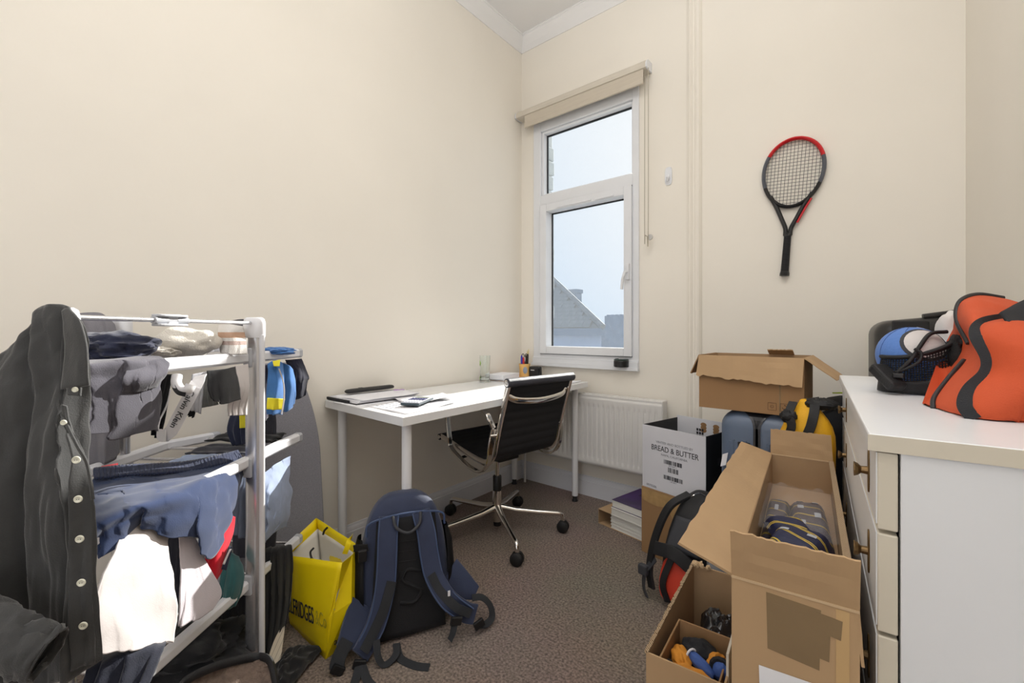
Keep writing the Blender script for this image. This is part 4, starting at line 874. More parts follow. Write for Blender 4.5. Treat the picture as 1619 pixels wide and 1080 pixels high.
for az in (-2.6, -1.9, .4): 
    d1 = V(cos(az), sin(az), 0); MB().tube([BC+(d1*cos(t)+V(0, 0, 1)*sin(t))*BR*1.003 for t in [-1.2+.2*i for i in range(14)]], .0012, 5).build('seam', m_bwh if az > 0 else m_blf, fbl, smooth=True)
m_msh = mat('black_mesh', (20, 20, 22), .7, bump=.6, bscale=300)
mp = thing('mesh_pocket', 'black mesh side pocket with buckle strap holding the blue ball', 'pocket', (2.072, 1.44, .9305))
def net(u, v):
    a = -2.75+2.45*u; k = BR*1.10+.006*sin(9*u); z = .003+.085*v*(1-.35*sin(pi*u)*.6)+(.05*u*v)
    return V(.006+k*cos(a)*(1.0-.10*v), .035+k*sin(a)*(1-.10*v)-.008, z)
nu_, nv_ = 34, 18; q = MB()
for i in range(nu_+1): q.tube([net(i/nu_, j/8) for j in range(9)], .0011, 4)
for j in range(nv_+1): q.tube([net(i/24, j/nv_) for i in range(25)], .0011, 4)
q.build('netting', m_msh, mp, kind='stuff')
MB().grid(lambda u, v: net(u, v*.32)+V(0, 0, 0), 24, 4).build('pocket_base', m_bnl, mp, smooth=True, solid=.003)
MB().tube([net(i/24, 1) for i in range(25)], .005, 8).build('elastic_rim', m_bnl, mp, smooth=True)
MB().blob((.078, .005, .085), (.022, .05, .058), .2, 3, 4).build('gathered_mesh', m_msh, mp, smooth=True)
MB().box((-.038, -.02, -.012), (.038, .02, .012), Matrix.Translation(V(-.048, -.050, .040)) @ Matrix.Rotation(radians(-50), 4, 'Z') @ Matrix.Rotation(radians(38), 4, 'Y')).build('black_tab', m_bnl, mp, bevel=.006)
MB().tube(curve([(-.030, -.055, .052), (-.005, -.052, .085), (.01, -.042, .115), (.03, -.02, .145), (.06, .0, .150)], 8), .0045, 8).build('strap', m_bnl, mp, smooth=True)
MB().tube(curve([(-.030, -.055, .052), (.006, -.058, .078), (.012, -.052, .10), (.0, -.05, .11)], 8), .0035, 8).build('strap', m_bnl, mp, smooth=True)
MB().box((-.040, -.070, .040), (-.018, -.054, .052)).build('buckle', m_pla, mp, bevel=.003)
# ------------------------------------------------------------------ drying rack (runs diagonally from the left wall)
EV = V(-.593, .805, 0); RV = V(.805, .593, 0); PO = V(.493, .543, 0)
rkp = lambda s_, c, z: PO+EV*s_+RV*c+V(0, 0, z)
m_alu = mat('brushed_aluminium', (214, 214, 218), .26, metal=.82, bump=.05, bscale=300, stretch=(1, 1, .02)); m_wpl = mat('white_plastic', (232, 232, 236), .35); m_gpl = mat('grey_plastic', (186, 188, 194), .4)
dr = thing('drying_rack', 'three tier aluminium and white clothes drying rack by left wall', 'drying rack', PO)
CW = -.44; cl = lambda c, s_: c if c == 0 or s_ < .14 else c+.08*min(1, (s_-.14)/.15)
for s_, c in ((0, 0), (-.55, -.012), (0, CW), (-.55, CW)):
    rs = []
    for z in (.02, 1.075):
        rs.append([rkp(s_, c, z)+EV*.0165*math.copysign(abs(cos(t))**.8, cos(t))+RV*.026*math.copysign(abs(sin(t))**.8, sin(t)) for t in [2*pi*i/24 for i in range(24)]])
    p = MB().rings(rs).build('post', m_alu, dr, world=True, smooth=True)
    if c == 0: MB().tube([rkp(s_-.004, .027, .02), rkp(s_-.004, .027, 1.07)], .0085, 10).build('post_trim', m_wpl, p, smooth=True, world=True)
    rs = []
    for z, k in ((1.062, 1.12), (1.066, 1.2), (1.108, 1.2), (1.121, 1.08), (1.126, .8)):
        rs.append([rkp(s_, c, z)+EV*.0165*k*math.copysign(abs(cos(t))**.8, cos(t))+RV*.0275*k*math.copysign(abs(sin(t))**.8, sin(t)) for t in [2*pi*i/24 for i in range(24)]])
    MB().rings(rs).build('post_cap', m_wpl, dr, world=True, smooth=True)
    MB().rings([[rkp(s_, c, z)+EV*.02*k*cos(t)+RV*.032*k*sin(t) for t in [2*pi*i/20 for i in range(20)]] for z, k in ((0, 1), (.02, 1), (.045, .9))]).build('foot', m_pla, dr, world=True, smooth=True)
for c in (0,):
    MB().tube([rkp(-.02, c, 1.108), rkp(-.28, c, 1.108)], .0052, 10).build('brace_rod', m_alu, dr, world=True, smooth=True); MB().tube([rkp(-.34, c, 1.108), rkp(-.53, c, 1.108)], .0052, 10).build('brace_rod', m_alu, dr, world=True, smooth=True)
    h = MB()
    for zz in (-.014, .008):
        h.prism([rkp(-.315+.045*math.copysign(abs(cos(t))**.6, cos(t)), c+.016*math.copysign(abs(sin(t))**.6, sin(t)), 1.108+zz) for t in [2*pi*i/20 for i in range(20)]], (0, 0, .006))
    h.box((-.015, -.008, -.012), (.015, .008, .012), Matrix.Translation(rkp(-.315, c, 1.108)) @ Matrix.Rotation(radians(126), 4, 'Z'))
    h.build('folding_hub', m_gpl, dr, world=True, bevel=.002)
    for k in (-.285, -.345): MB().tube([rkp(k-.018, c, 1.108), rkp(k+.018, c, 1.108)], .009, 10).build('hub_socket', m_gpl, dr, world=True, smooth=True)
TZ = (1.000, .657, .292)
for ti, z in enumerate(TZ):
    for c in (0, CW):
        off = .030 if c == 0 else -.030; sg = 1 if c == 0 else -1; xs = c-sg*.030 if False else c
        m = MB(); a = []
        for s_ in (-.60, -.597, .14, .22, .287, .29):
            k = .8 if abs(s_+.155) > .443 else 1
            e_ = .0 if s_ < 0 else (.022 if ti == 1 else 0)
            a.append([rkp(s_, cl(c, s_)-sg*.018+.014*k*x, z+e_+.0165*k*y) for x, y in ((1, -.6), (1, .6), (.6, 1), (-.6, 1), (-1, .6), (-1, -.6), (-.6, -1), (.6, -1))])
        m.rings(a).build('side_rail', m_wpl, dr, world=True, bevel=.001)
        MB().rings([[rkp(s_, cl(c, s_)-sg*.018+.0148*k*x, z+(.022 if ti == 1 else 0)+.0172*k*y) for x, y in ((1, -.6), (1, .6), (.6, 1), (-.6, 1), (-1, .6), (-1, -.6), (-.6, -1), (.6, -1))] for s_, k in ((.272, 1), (.292, 1), (.296, .8))]).build('rail_end', m_gpl, dr, world=True)
        for s_ in (0, -.55): MB().box((-.022, -.013, -.03), (.022, .013, .03), Matrix.Translation(rkp(s_, c-sg*.010, z)) @ Matrix.Rotation(radians(126.4), 4, 'Z')).build('rail_bracket', m_gpl, dr, world=True, bevel=.004)
    for k in range(9):
        s_ = -.575+.104*k; e_ = .022*max(0, s_/.29) if ti == 1 else 0
        if ti == 0 and k > 20: continue
        MB().tube([rkp(s_, -.02, z+e_), rkp(s_, cl(CW, s_)+.02, z+e_)], .0058, 8).build('drying_bar', m_alu, dr, world=True, smooth=True)

# ------------------------------------------------------------------ clothes
def fabric(name, col, var=.10, col2=None, rough=.85, bump=.22, bscale=420): return mat(name, col, rough, var=var, vscale=26, bump=bump, bscale=bscale, sheen=.25, spec=.2)
m_shirt = fabric('shirt_black', (66, 66, 66)); m_grey = fabric('tee_grey', (84, 82, 91)); m_navy = fabric('navy_cotton', (42, 46, 66)); m_nshort = fabric('shorts_navy', (46, 60, 94), .05, bump=.15); m_whites = fabric('white_cotton', (208, 201, 199), .02, bump=.08)
m_blacks = fabric('black_cotton', (30, 30, 33)); m_cream = fabric('cream_towel', (214, 208, 198), .03, bump=.7, bscale=260); m_teal = fabric('teal_jersey', (54, 98, 100)); m_redf = fabric('red_jersey', (206, 24, 44)); m_sky = fabric('light_blue_cotton', (158, 172, 200)); m_blu = fabric('royal_jersey', (74, 124, 188), .06); m_lgrey = fabric('light_grey_cotton', (172, 172, 178)); m_dgrey = fabric('charcoal_cotton', (60, 60, 68)); m_ylw = mat('yellow_print', (228, 214, 40), .7)
VIEW = V(-sin(YAW), cos(YAW), 0); SIDE = V(cos(YAW), sin(YAW), 0)
def cr(P, t):
    """Catmull-Rom through list of Vectors, t in 0..1"""
    n_ = len(P)-1
    if n_ == 0: return P[0]
    x = min(max(t*n_, 0), n_-1e-6); i = int(x); f = x-i
    a = P[i-1] if i > 0 else P[0]*2-P[1]; b_ = P[i]; c = P[i+1]; d = P[i+2] if i+2 <= n_ else P[n_]*2-P[n_-1]
    return .5*((2*b_)+(c-a)*f+(2*a-5*b_+4*c-d)*f*f+(3*b_-a-3*c+d)*f**3)
def patch(rows, nu=48, nv=48, amp=.006, freq=3.0, wr=.006, ws=22, seed=0, env=(0.0, 1.0), crumple=0.0, out=None, zs=.55):
    """cloth surface lofted through rows of surveyed points, with folds running down it and wrinkles"""
    R = [[spot(*p) for p in r] for r in rows]; m = MB(); nrm = out or -VIEW
    def fn(u, v):
        p = cr([cr(r, u) for r in R], v)
        e_ = env[0]+(env[1]-env[0])*v
        d = amp*e_*(sin(2*pi*freq*u+seed*1.7+1.5*v)+.5*sin(2*pi*freq*1.9*u+seed+2.2*v))
        q = p*ws+V(seed*3.7, seed*1.3, -seed)
        d += wr*noise.fractal(V(q.x, q.y, q.z*zs), 1.0, 2.0, 4)
        if crumple: 
            r_ = abs(noise.noise(q*.55)); d += crumple*(1-2*r_)*.6+crumple*.5*noise.noise(q*1.5)
        return p+nrm*d+V(0, 0, wr*.4*noise.noise(q*.9))
    m.grid(fn, nu, nv); return m
def garment(name, lbl, cat, mm, rows, part='cloth', grp=None, solid=.003, **kw):
    p0 = spot(*rows[0][len(rows[0])//2]); t = thing(name, lbl, cat, p0, 0, grp)
    patch(rows, **kw).build(part, mm, t, world=True, smooth=True, solid=solid); return t

# black shirt hung on the nearest post
sh = garment('black_shirt', 'faded black button shirt hanging on nearest post of drying rack', 'shirt', m_shirt, [
    [(-140, 720, .70), (-40, 592, .74), (20, 545, .755), (44, 506, .762), (66, 483, .772), (96, 480, .775), (122, 496, .772), (132, 540, .77)],
    [(-150, 790, .66), (-50, 690, .70), (10, 650, .72), (48, 640, .73), (76, 636, .735), (98, 640, .735), (112, 640, .745), (136, 645, .755)],
    [(-150, 890, .64), (-60, 860, .67), (8, 850, .70), (46, 845, .71), (74, 840, .70), (100, 840, .69), (122, 840, .70), (146, 838, .72)],
    [(-150, 1120, .62), (-60, 1100, .66), (12, 1096, .69), (50, 1090, .70), (76, 1085, .70), (102, 1076, .69), (124, 1064, .695), (150, 1050, .71)]],
    part='shirt_body', nu=120, nv=90, amp=.011, freq=3.1, wr=.016, ws=20, seed=2, env=(.5, 1.0), zs=.16)
pl = patch([[(97, 640, .725), (104, 642, .724)], [(100, 668, .722), (112, 668, .722)], [(112, 715, .70), (140, 735, .72)], [(110, 790, .690), (147, 790, .712)], [(110, 920, .685), (149, 920, .705)], [(112, 1062, .682), (151, 1048, .702)]], nu=14, nv=70, amp=.002, freq=1, wr=.004, seed=4).build('button_placket', m_shirt, sh, world=True, smooth=True, solid=.003)
MB().tube(curve([spot(104, 505, .775), spot(99, 560, .758), spot(97, 612, .748), spot(93, 640, .735), spot(104, 668, .72), spot(122, 705, .705), spot(138, 735, .705), spot(147, 790, .70)], 8), .0025, 6).build('placket_edge', m_shirt, sh, world=True, smooth=True)
patch([[(100, 492, .772), (106, 488, .77), (113, 490, .768)], [(103, 520, .760), (118, 505, .755), (130, 512, .752)], [(104, 565, .750), (122, 560, .742), (139, 556, .742)], [(98, 616, .742), (121, 614, .736), (142, 610, .738)]], nu=16, nv=26, amp=0, wr=.003, seed=7).build('collar', fabric('collar_black', (66, 66, 66)), sh, world=True, smooth=True, solid=.004)
patch([[(106, 614, .738), (128, 613, .738)], [(108, 625, .735), (127, 626, .735)]], nu=8, nv=6, amp=0, wr=.001).build('collar_tab', m_shirt, sh, world=True, smooth=True, solid=.004)
m_btn = mat('pearl_button', (226, 224, 206), .3)
for u, v, d in ((119, 616, .728), (101, 668, .716), (121, 727, .690), (124, 789, .682), (126.5, 852, .680), (129, 921, .677), (132, 989, .674)):
    c = spot(u, v, d); M_ = frame(c, SIDE, V(0, 0, 1)) @ Matrix.Rotation(.25, 4, 'Y')
    k = .0058 if v > 700 else .0045
    b_ = MB().lathe([(k*.05, 0), (k, 0), (k, .0016), (k*.82, .0022), (k*.7, .0014), (k*.05, .0014)], (0, 0, 0), 16, None)
    b_.v = [M_ @ q for q in b_.v]; b_ = b_.build('button', m_btn, sh, world=True, smooth=True)
    if v > 700:
        q = MB()
        for dx in (-.0014, .0014): q.cyl(M_ @ V(dx, 0, .0013), M_ @ V(dx, 0, .0020), .0006, 6)
        q.build('thread_hole', m_zip, b_, world=True)
slv = [spot(-110, 930, .66), spot(-60, 965, .645), spot(-15, 995, .635), spot(25, 1018, .63), spot(58, 1030, .63), spot(76, 1036, .632)]
sp_ = curve(slv, 8); rs = []
for i, p in enumerate(sp_):
    t = (sp_[min(i+1, len(sp_)-1)]-sp_[max(i-1, 0)]).normalized(); a = t.cross(VIEW).normalized(); b_ = a.cross(t); r0 = .040-.004*i/len(sp_)
    rs.append([p+a*cos(2*pi*k/30)*r0*(1+.34*noise.noise(V(cos(2*pi*k/30)*2, sin(2*pi*k/30)*2, i*.30))+.16*noise.noise(V(k*.5, i*.55, 9)))+b_*sin(2*pi*k/30)*r0*.75*(1+.22*noise.noise(V(k*.5, i*.4, 4))) for k in range(30)])
MB().rings(rs, cap=False).build('sleeve', m_shirt, sh, world=True, smooth=True, solid=.003)

garment('grey_jumper', 'grey jumper hanging at the back left of the drying rack', 'jumper', mat('jumper_grey', (126, 124, 130), .9, var=.06, bump=.4, bscale=300), [
    [(118, 496, 1.34), (140, 494, 1.34), (160, 496, 1.35), (172, 506, 1.36)], [(128, 520, 1.31), (150, 522, 1.31), (170, 520, 1.32), (186, 530, 1.34)], [(136, 640, 1.30), (154, 640, 1.29), (174, 640, 1.30), (188, 640, 1.33)], [(138, 735, 1.30), (156, 735, 1.29), (172, 732, 1.30), (189, 716, 1.33)]], amp=.008, freq=2, seed=3)
def heap(name, lbl, cat, u, v, d, rad, mm, seed, amp=.3, fr=2.4, rot=.3, grp=None):
    t = thing(name, lbl, cat, spot(u, v, d)-V(0, 0, rad[2]), rot, grp)
    MB().blob((0, 0, rad[2]), rad, amp, fr, seed, 56, 36).build('cloth', mm, t, smooth=True); return t
heap('navy_shorts', 'crumpled navy cloth heap on top tier beside black shirt collar', 'clothing', 181, 549, 1.02, (.072, .075, .036), m_navy, 3, .34, 1.6)
heap('cream_towel', 'cream towelling heap lying on the top tier of drying rack', 'towel', 296, 543, 1.28, (.100, .07, .046), m_cream, 5, .22, 1.3, .1)
heap('cream_cloth', 'small cream cloth lump left of the cream towelling heap', 'towel', 254, 557, 1.18, (.034, .04, .014), m_cream, 8, .3)
garment('patterned_sock', 'white thick sock with brown patterned bands on top tier', 'sock', stripes('sock_bands', (226, 222, 218), [(.40, (188, 166, 158)), (.53, (226, 222, 218)), (.64, (196, 160, 136)), (.83, (226, 222, 218))], (0, 0, 1), .088, .9, .10, .7), [
    [(346, 514, 1.33), (362, 513, 1.31), (384, 516, 1.33)], [(345, 535, 1.31), (365, 535, 1.28), (388, 538, 1.31)], [(346, 558, 1.29), (366, 560, 1.26), (391, 560, 1.29)]], nu=20, nv=30, amp=.003, wr=.003, seed=2)
garment('dark_garment', 'dark charcoal garment standing behind the patterned sock on rack', 'clothing', m_dgrey, [[(362, 508, 1.44), (385, 505, 1.43), (404, 512, 1.43)], [(372, 530, 1.41), (388, 530, 1.40), (410, 535, 1.41)], [(380, 562, 1.39), (392, 565, 1.39), (412, 565, 1.40)]], nu=20, nv=24, wr=.004)
# grey T-shirt over the near end of the top rail
gt = garment('grey_shirt', 'dark grey T-shirt folded over the near top rail of rack', 'clothing', m_grey, [
    [(128, 570, 1.04), (170, 566, 1.08), (215, 564, 1.12), (250, 562, 1.15)],
    [(124, 578, .86), (165, 571, .895), (205, 568, .935), (240, 568, .99), (263, 570, 1.025)],
    [(128, 600, .84), (165, 597, .875), (205, 592, .915), (238, 596, .965), (264, 588, 1.02)],
    [(132, 650, .83), (165, 655, .865), (200, 650, .905), (232, 645, .955), (258, 640, 1.01)],
    [(136, 676, .835), (163, 689, .865), (190, 692, .90), (225, 685, .95), (252, 680, 1.005)]], nu=80, nv=70, amp=.008, freq=3.2, wr=.012, ws=26, seed=6, crumple=.014)
patch([[(200, 575, .925), (228, 572, .955), (264, 567, 1.01)], [(200, 600, .895), (230, 600, .925), (266, 590, .985)], [(197, 622, .90), (225, 618, .935), (255, 606, .99)]], nu=34, nv=26, amp=.006, freq=3, wr=.012, crumple=.010, seed=11).build('rolled_sleeve', m_grey, gt, world=True, smooth=True, solid=.003)
# waistband briefs
m_wb = mat('waistband_white', (232, 230, 232), .75, bump=.2, bscale=500)
br_ = garment('boxer_briefs', 'black briefs with white lettered waistband loop hanging from top rail', 'underwear', m_blacks, [[(246, 592, 1.09), (262, 592, 1.09), (272, 592, 1.09)], [(238, 640, 1.085), (252, 640, 1.08), (264, 645, 1.08)], [(236, 680, 1.08), (246, 690, 1.075), (256, 692, 1.075)]], part='brief_body', nu=24, nv=30, wr=.005)
cA, cB = spot(308, 612, 1.050), spot(271, 681, 1.046)
bp1 = curve([spot(317, 594, 1.075), spot(313, 602, 1.060)], 3)+[cA.lerp(cB, k/6) for k in range(7)]+[spot(262, 689, 1.050), spot(254, 688, 1.058)]
MB().strip(bp1, [(-VIEW+SIDE*.1) for _ in bp1], .030, .0022).build('waistband', m_wb, br_, world=True, smooth=False)
bp2 = curve([spot(262, 689, 1.044), spot(250, 686, 1.058), spot(252, 664, 1.075), spot(262, 640, 1.085), spot(268, 615, 1.09)], 8)
MB().strip(bp2, [(-VIEW-SIDE*.9) for _ in bp2], .030, .0022).build('waistband_inside', m_wb, br_, world=True)
c0, c1 = cA, cB; xa = (c1-c0).normalized(); zz_ = -VIEW; ya = zz_.cross(xa)
M_ = Matrix((xa, ya, zz_)).transposed().to_4x4(); M_.translation = (c0+c1)/2-VIEW*.0035-parent_origin(br_)
text('Calvin Klein', m_txt, .021, M_, br_, sx=1.0)
wr2 = thing('white_waistband', 'white rolled waistband with black edge hanging under top rail', 'underwear', spot(290, 606, 1.02))
MB().tube(curve([spot(280, 594, 1.04), spot(279, 606, 1.03), spot(286, 617, 1.02), spot(297, 617, 1.015), spot(302, 609, 1.02)], 8), .011, 10).build('band_roll', m_wb, wr2, world=True, smooth=True)
MB().strip(curve([spot(275, 596, 1.03), spot(274, 608, 1.02), spot(281, 620, 1.008), spot(293, 624, 1.004)], 8), -VIEW, .010, .002).build('lettered_edge', m_blacks, wr2, world=True)
garment('grey_sock', 'light grey sock hanging under top rail left of black boxers', 'sock', m_lgrey, [[(304, 592, 1.10), (324, 588, 1.13)], [(300, 620, 1.09), (322, 620, 1.12)], [(298, 648, 1.09), (318, 655, 1.11)]], nu=18, nv=24, amp=.003, seed=1)
garment('dark_sock', 'black toed sock end hanging beneath the light grey sock', 'sock', m_blacks, [[(290, 640, 1.12), (312, 642, 1.13)], [(290, 655, 1.11), (306, 660, 1.12)]], nu=12, nv=10)
garment('olive_sock', 'olive grey sock hanging beside the light grey sock on rack', 'sock', fabric('sock_olive', (134, 134, 130)), [[(318, 590, 1.17), (338, 588, 1.18)], [(316, 622, 1.16), (340, 620, 1.17)], [(318, 645, 1.16), (344, 640, 1.17)]], nu=16, nv=20, amp=.003, seed=5)
garment('black_boxers', 'black boxer shorts hanging under the top rail beside post', 'underwear', m_blacks, [[(326, 586, 1.13), (350, 584, 1.17), (372, 580, 1.24)], [(328, 612, 1.11), (352, 616, 1.15), (378, 612, 1.23)], [(334, 630, 1.11), (354, 639, 1.15), (378, 632, 1.23)]], nu=30, nv=30, amp=.004, seed=6)
garment('white_cloth', 'white cloth with hem hanging left of the front rack post', 'clothing', m_whites, [[(372, 578, 1.27), (392, 575, 1.31)], [(374, 615, 1.25), (394, 615, 1.30)], [(362, 640, 1.25), (392, 640, 1.30)], [(362, 658, 1.25), (391, 656, 1.30)]], nu=20, nv=36, amp=.004, seed=4)
garment('navy_yellow_shorts', 'navy shorts with yellow side stripe hanging behind front post', 'shorts', m_navy, [[(364, 655, 1.50), (378, 655, 1.50), (394, 655, 1.50)], [(360, 680, 1.48), (376, 680, 1.48), (394, 680, 1.50)], [(370, 705, 1.48), (380, 704, 1.48), (396, 700, 1.50)]], nu=16, nv=20)
q = bpy.data.objects['navy_yellow_shorts']; patch([[(378, 656, 1.475), (392, 656, 1.49)], [(379, 677, 1.465), (393, 676, 1.49)]], nu=8, nv=8, amp=0, wr=.002).build('yellow_panel', m_ylw, q, world=True, smooth=True, solid=.002)
# far wing, top tier
a = garment('blue_jersey', 'royal blue jersey with yellow cuff band hanging at far rack end', 'jersey', m_blu, [[(424, 576, 1.43), (436, 570, 1.45), (446, 574, 1.47)], [(424, 606, 1.40), (440, 604, 1.42), (450, 606, 1.46)], [(422, 655, 1.40), (436, 656, 1.42), (447, 655, 1.45)]], nu=24, nv=34, amp=.006, freq=2, wr=.006, seed=8)
patch([[(423, 629, 1.385), (436, 630, 1.400), (450, 631, 1.43)], [(422, 647, 1.385), (435, 648, 1.400), (447, 648, 1.43)]], nu=14, nv=10, amp=.003, freq=2, wr=.003, seed=8).build('yellow_band', m_ylw, a, world=True, smooth=True, solid=.002)
MB().tube(curve([spot(441, 583, 1.40), spot(448, 605, 1.415), spot(449, 630, 1.42), spot(445, 655, 1.42)], 8), .0022, 6).build('white_piping', m_whites, a, world=True, smooth=True)
patch([[(431, 571, 1.42), (443, 569, 1.44)], [(433, 579, 1.405), (442, 579, 1.42)]], nu=6, nv=6, amp=0, wr=.001).build('yellow_tab', m_ylw, a, world=True, solid=.002)
garment('blue_sleeve_shirt', 'blue sports shirt hanging right of the banded blue jersey', 'jersey', fabric('azure_jersey', (66, 116, 178), .06), [[(446, 574, 1.52), (456, 578, 1.53), (462, 584, 1.55)], [(447, 612, 1.50), (460, 610, 1.51), (468, 616, 1.54)], [(446, 652, 1.50), (456, 650, 1.51), (466, 638, 1.54)]], nu=20, nv=28, amp=.006, freq=1.5, wr=.008, seed=9)
heap('blue_cloth', 'blue cloth fold lying on top tier at far rack end', 'clothing', 440, 555, 1.50, (.06, .05, .014), m_blu, 4, .25)
garment('navy_jacket', 'dark navy jacket hanging at the far tip of the top tier', 'jacket', fabric('jacket_navy', (30, 32, 50)), [[(452, 570, 1.60), (466, 568, 1.61), (477, 568, 1.63)], [(460, 595, 1.57), (474, 592, 1.58), (487, 596, 1.62)], [(458, 612, 1.58), (474, 608, 1.58), (486, 604, 1.62)], [(462, 630, 1.58), (474, 630, 1.59), (484, 625, 1.61)]], nu=30, nv=34, amp=.006, wr=.012, seed=7)
garment('dark_striped_top', 'dark violet top hanging directly right of the front post', 'clothing', fabric('top_violet', (58, 54, 72)), [[(413, 578, 1.42), (424, 577, 1.44), (434, 578, 1.46)], [(414, 620, 1.41), (422, 620, 1.42), (428, 620, 1.45)], [(412, 668, 1.42), (420, 664, 1.43), (424, 655, 1.46)]], nu=20, nv=28, amp=.006, seed=12)
garment('black_leggings', 'black leggings hanging down behind the front post to middle tier', 'clothing', m_dgrey, [[(408, 640, 1.60), (424, 640, 1.61), (436, 645, 1.63)], [(408, 700, 1.60), (426, 700, 1.60), (438, 705, 1.62)]], nu=14, nv=20, amp=.005, seed=3)
# middle tier
def flatcloth(name, lbl, cat, mm, s0, s1, c0, c1, z, seed, th=.012, wr=.010):
    t = thing(name, lbl, cat, rkp((s0+s1)/2, (c0+c1)/2, z))
    g = MB().grid(lambda u, v: rkp(s0+(s1-s0)*u, c0+(c1-c0)*v, z+th*(sin(pi*u)*sin(pi*v))**.4+wr*.5*noise.noise(V(u*5+seed, v*6, seed))+.004*sin(14*u+seed)), 30, 30)
    g.build('cloth', mm, t, world=True, smooth=True, solid=.004); return t
flatcloth('black_shirt', 'black top lying at the far end of the middle tier', 'clothing', m_blacks, .16, .28, -.29, -.06, .690, 1)
flatcloth('charcoal_top', 'charcoal top lying across middle tier bars behind the shorts', 'clothing', m_dgrey, .05, .15, -.27, -.06, .676, 2)
flatcloth('pale_blue_top', 'pale blue top lying across middle tier bars behind the shorts', 'clothing', m_sky, -.06, .045, -.26, -.05, .668, 3, .016)
garment('light_blue_shirt', 'light blue crumpled shirt hanging right of front post', 'shirt', m_sky, [[(412, 752, 1.41), (430, 738, 1.46), (446, 728, 1.52), (458, 722, 1.56)], [(414, 790, 1.38), (432, 780, 1.42), (450, 775, 1.48), (460, 790, 1.53)], [(414, 835, 1.38), (430, 825, 1.41), (446, 820, 1.46), (459, 805, 1.52)], [(416, 860, 1.39), (426, 850, 1.42), (440, 838, 1.46), (456, 832, 1.52)]], nu=44, nv=50, amp=.010, freq=2.6, wr=.012, crumple=.018, seed=5)
garment('grey_blue_shirt', 'grey blue shirt hanging left of front post beneath middle tier', 'shirt', fabric('shirt_greyblue', (120, 130, 152)), [[(374, 752, 1.36), (388, 746, 1.39), (402, 742, 1.42)], [(366, 800, 1.35), (384, 798, 1.37), (404, 795, 1.41)], [(362, 845, 1.35), (384, 850, 1.37), (404, 852, 1.41)]], nu=24, nv=34, amp=.006, wr=.008, seed=10)
garment('dark_blue_top', 'dark grey blue top hanging under the light blue shirt', 'clothing', m_dgrey, [[(368, 845, 1.45), (400, 850, 1.47), (438, 838, 1.54)], [(366, 862, 1.44), (400, 866, 1.46), (436, 860, 1.53)], [(368, 880, 1.44), (400, 884, 1.46), (432, 872, 1.53)]], nu=30, nv=20, amp=.004, seed=2)
garment('red_cloth', 'small red cloth end at left of the middle tier beside black shirt', 'clothing', m_redf, [[(160, 738, 1.16), (186, 733, 1.18)], [(160, 748, 1.13), (184, 744, 1.15)]], nu=10, nv=8, wr=.003)
ns = garment('blue_shorts', 'navy blue shorts draped over middle tier and near rail', 'shorts', m_nshort, [
    [(150, 744, 1.10), (200, 740, 1.15), (250, 738, 1.20), (300, 734, 1.26), (345, 724, 1.31), (376, 717, 1.38)],
    [(148, 768, 1.06), (204, 763, 1.10), (255, 758, 1.15), (305, 752, 1.21), (352, 742, 1.27), (386, 728, 1.38)],
    [(142, 832, .865), (196, 803, .925), (248, 786, .985), (298, 772, 1.07), (342, 758, 1.18), (386, 742, 1.36)],
    [(144, 860, .865), (196, 828, .915), (244, 812, .975), (300, 815, 1.055), (342, 812, 1.145), (380, 770, 1.34)],
    [(147, 888, .865), (190, 862, .91), (218, 830, .955), (265, 840, 1.005), (318, 866, 1.09), (340, 880, 1.15), (364, 830, 1.25)]],
    part='shorts_body', nu=110, nv=90, amp=.012, freq=3.4, wr=.016, ws=19, seed=9, env=(.3, 1.0), crumple=.022)
patch([[(150, 740, 1.105), (200, 735, 1.155), (250, 733, 1.205), (300, 729, 1.265), (345, 719, 1.315), (376, 712, 1.385)], [(149, 758, 1.07), (202, 753, 1.12), (252, 750, 1.165), (303, 745, 1.23), (349, 735, 1.285), (382, 724, 1.378)]], nu=200, nv=6, amp=.002, freq=44, wr=.003, env=(1, 1), seed=1).build('elastic_waistband', fabric('waist_navy', (40, 48, 74)), ns, world=True, smooth=True, solid=.004)
garment('white_tee', 'bright white T-shirt hanging in sunlight under the blue shorts', 'shirt', m_whites, [
    [(196, 822, .945), (222, 815, .975), (248, 812, 1.01), (272, 812, 1.05)], [(178, 872, .885), (205, 868, .92), (236, 868, .96), (266, 872, 1.01)], [(152, 940, .84), (185, 938, .875), (230, 936, .93), (279, 934, 1.0)],
    [(150, 988, .83), (185, 990, .86), (230, 988, .92), (284, 966, 1.0)], [(162, 1026, .835), (190, 1032, .86), (232, 1022, .91), (276, 1014, .985)]], nu=60, nv=70, amp=.005, freq=2.2, wr=.007, seed=3, env=(.2, 1))
garment('white_vest', 'white vest hanging right of the bright white T-shirt', 'shirt', fabric('vest_white', (216, 208, 214), .02), [[(283, 845, 1.06), (296, 848, 1.08), (308, 850, 1.10)], [(283, 890, 1.05), (300, 886, 1.08), (322, 884, 1.12)], [(284, 940, 1.04), (312, 938, 1.09), (347, 936, 1.16)], [(282, 990, 1.035), (305, 982, 1.07), (334, 966, 1.13)]], nu=40, nv=44, amp=.008, freq=2, wr=.005, seed=6)
garment('dark_vest', 'black vest hanging between the two white shirts', 'shirt', m_dgrey, [[(258, 848, 1.10), (290, 850, 1.12)], [(260, 900, 1.10), (288, 905, 1.12)], [(268, 965, 1.08), (290, 968, 1.10)]], nu=14, nv=24, amp=.004)
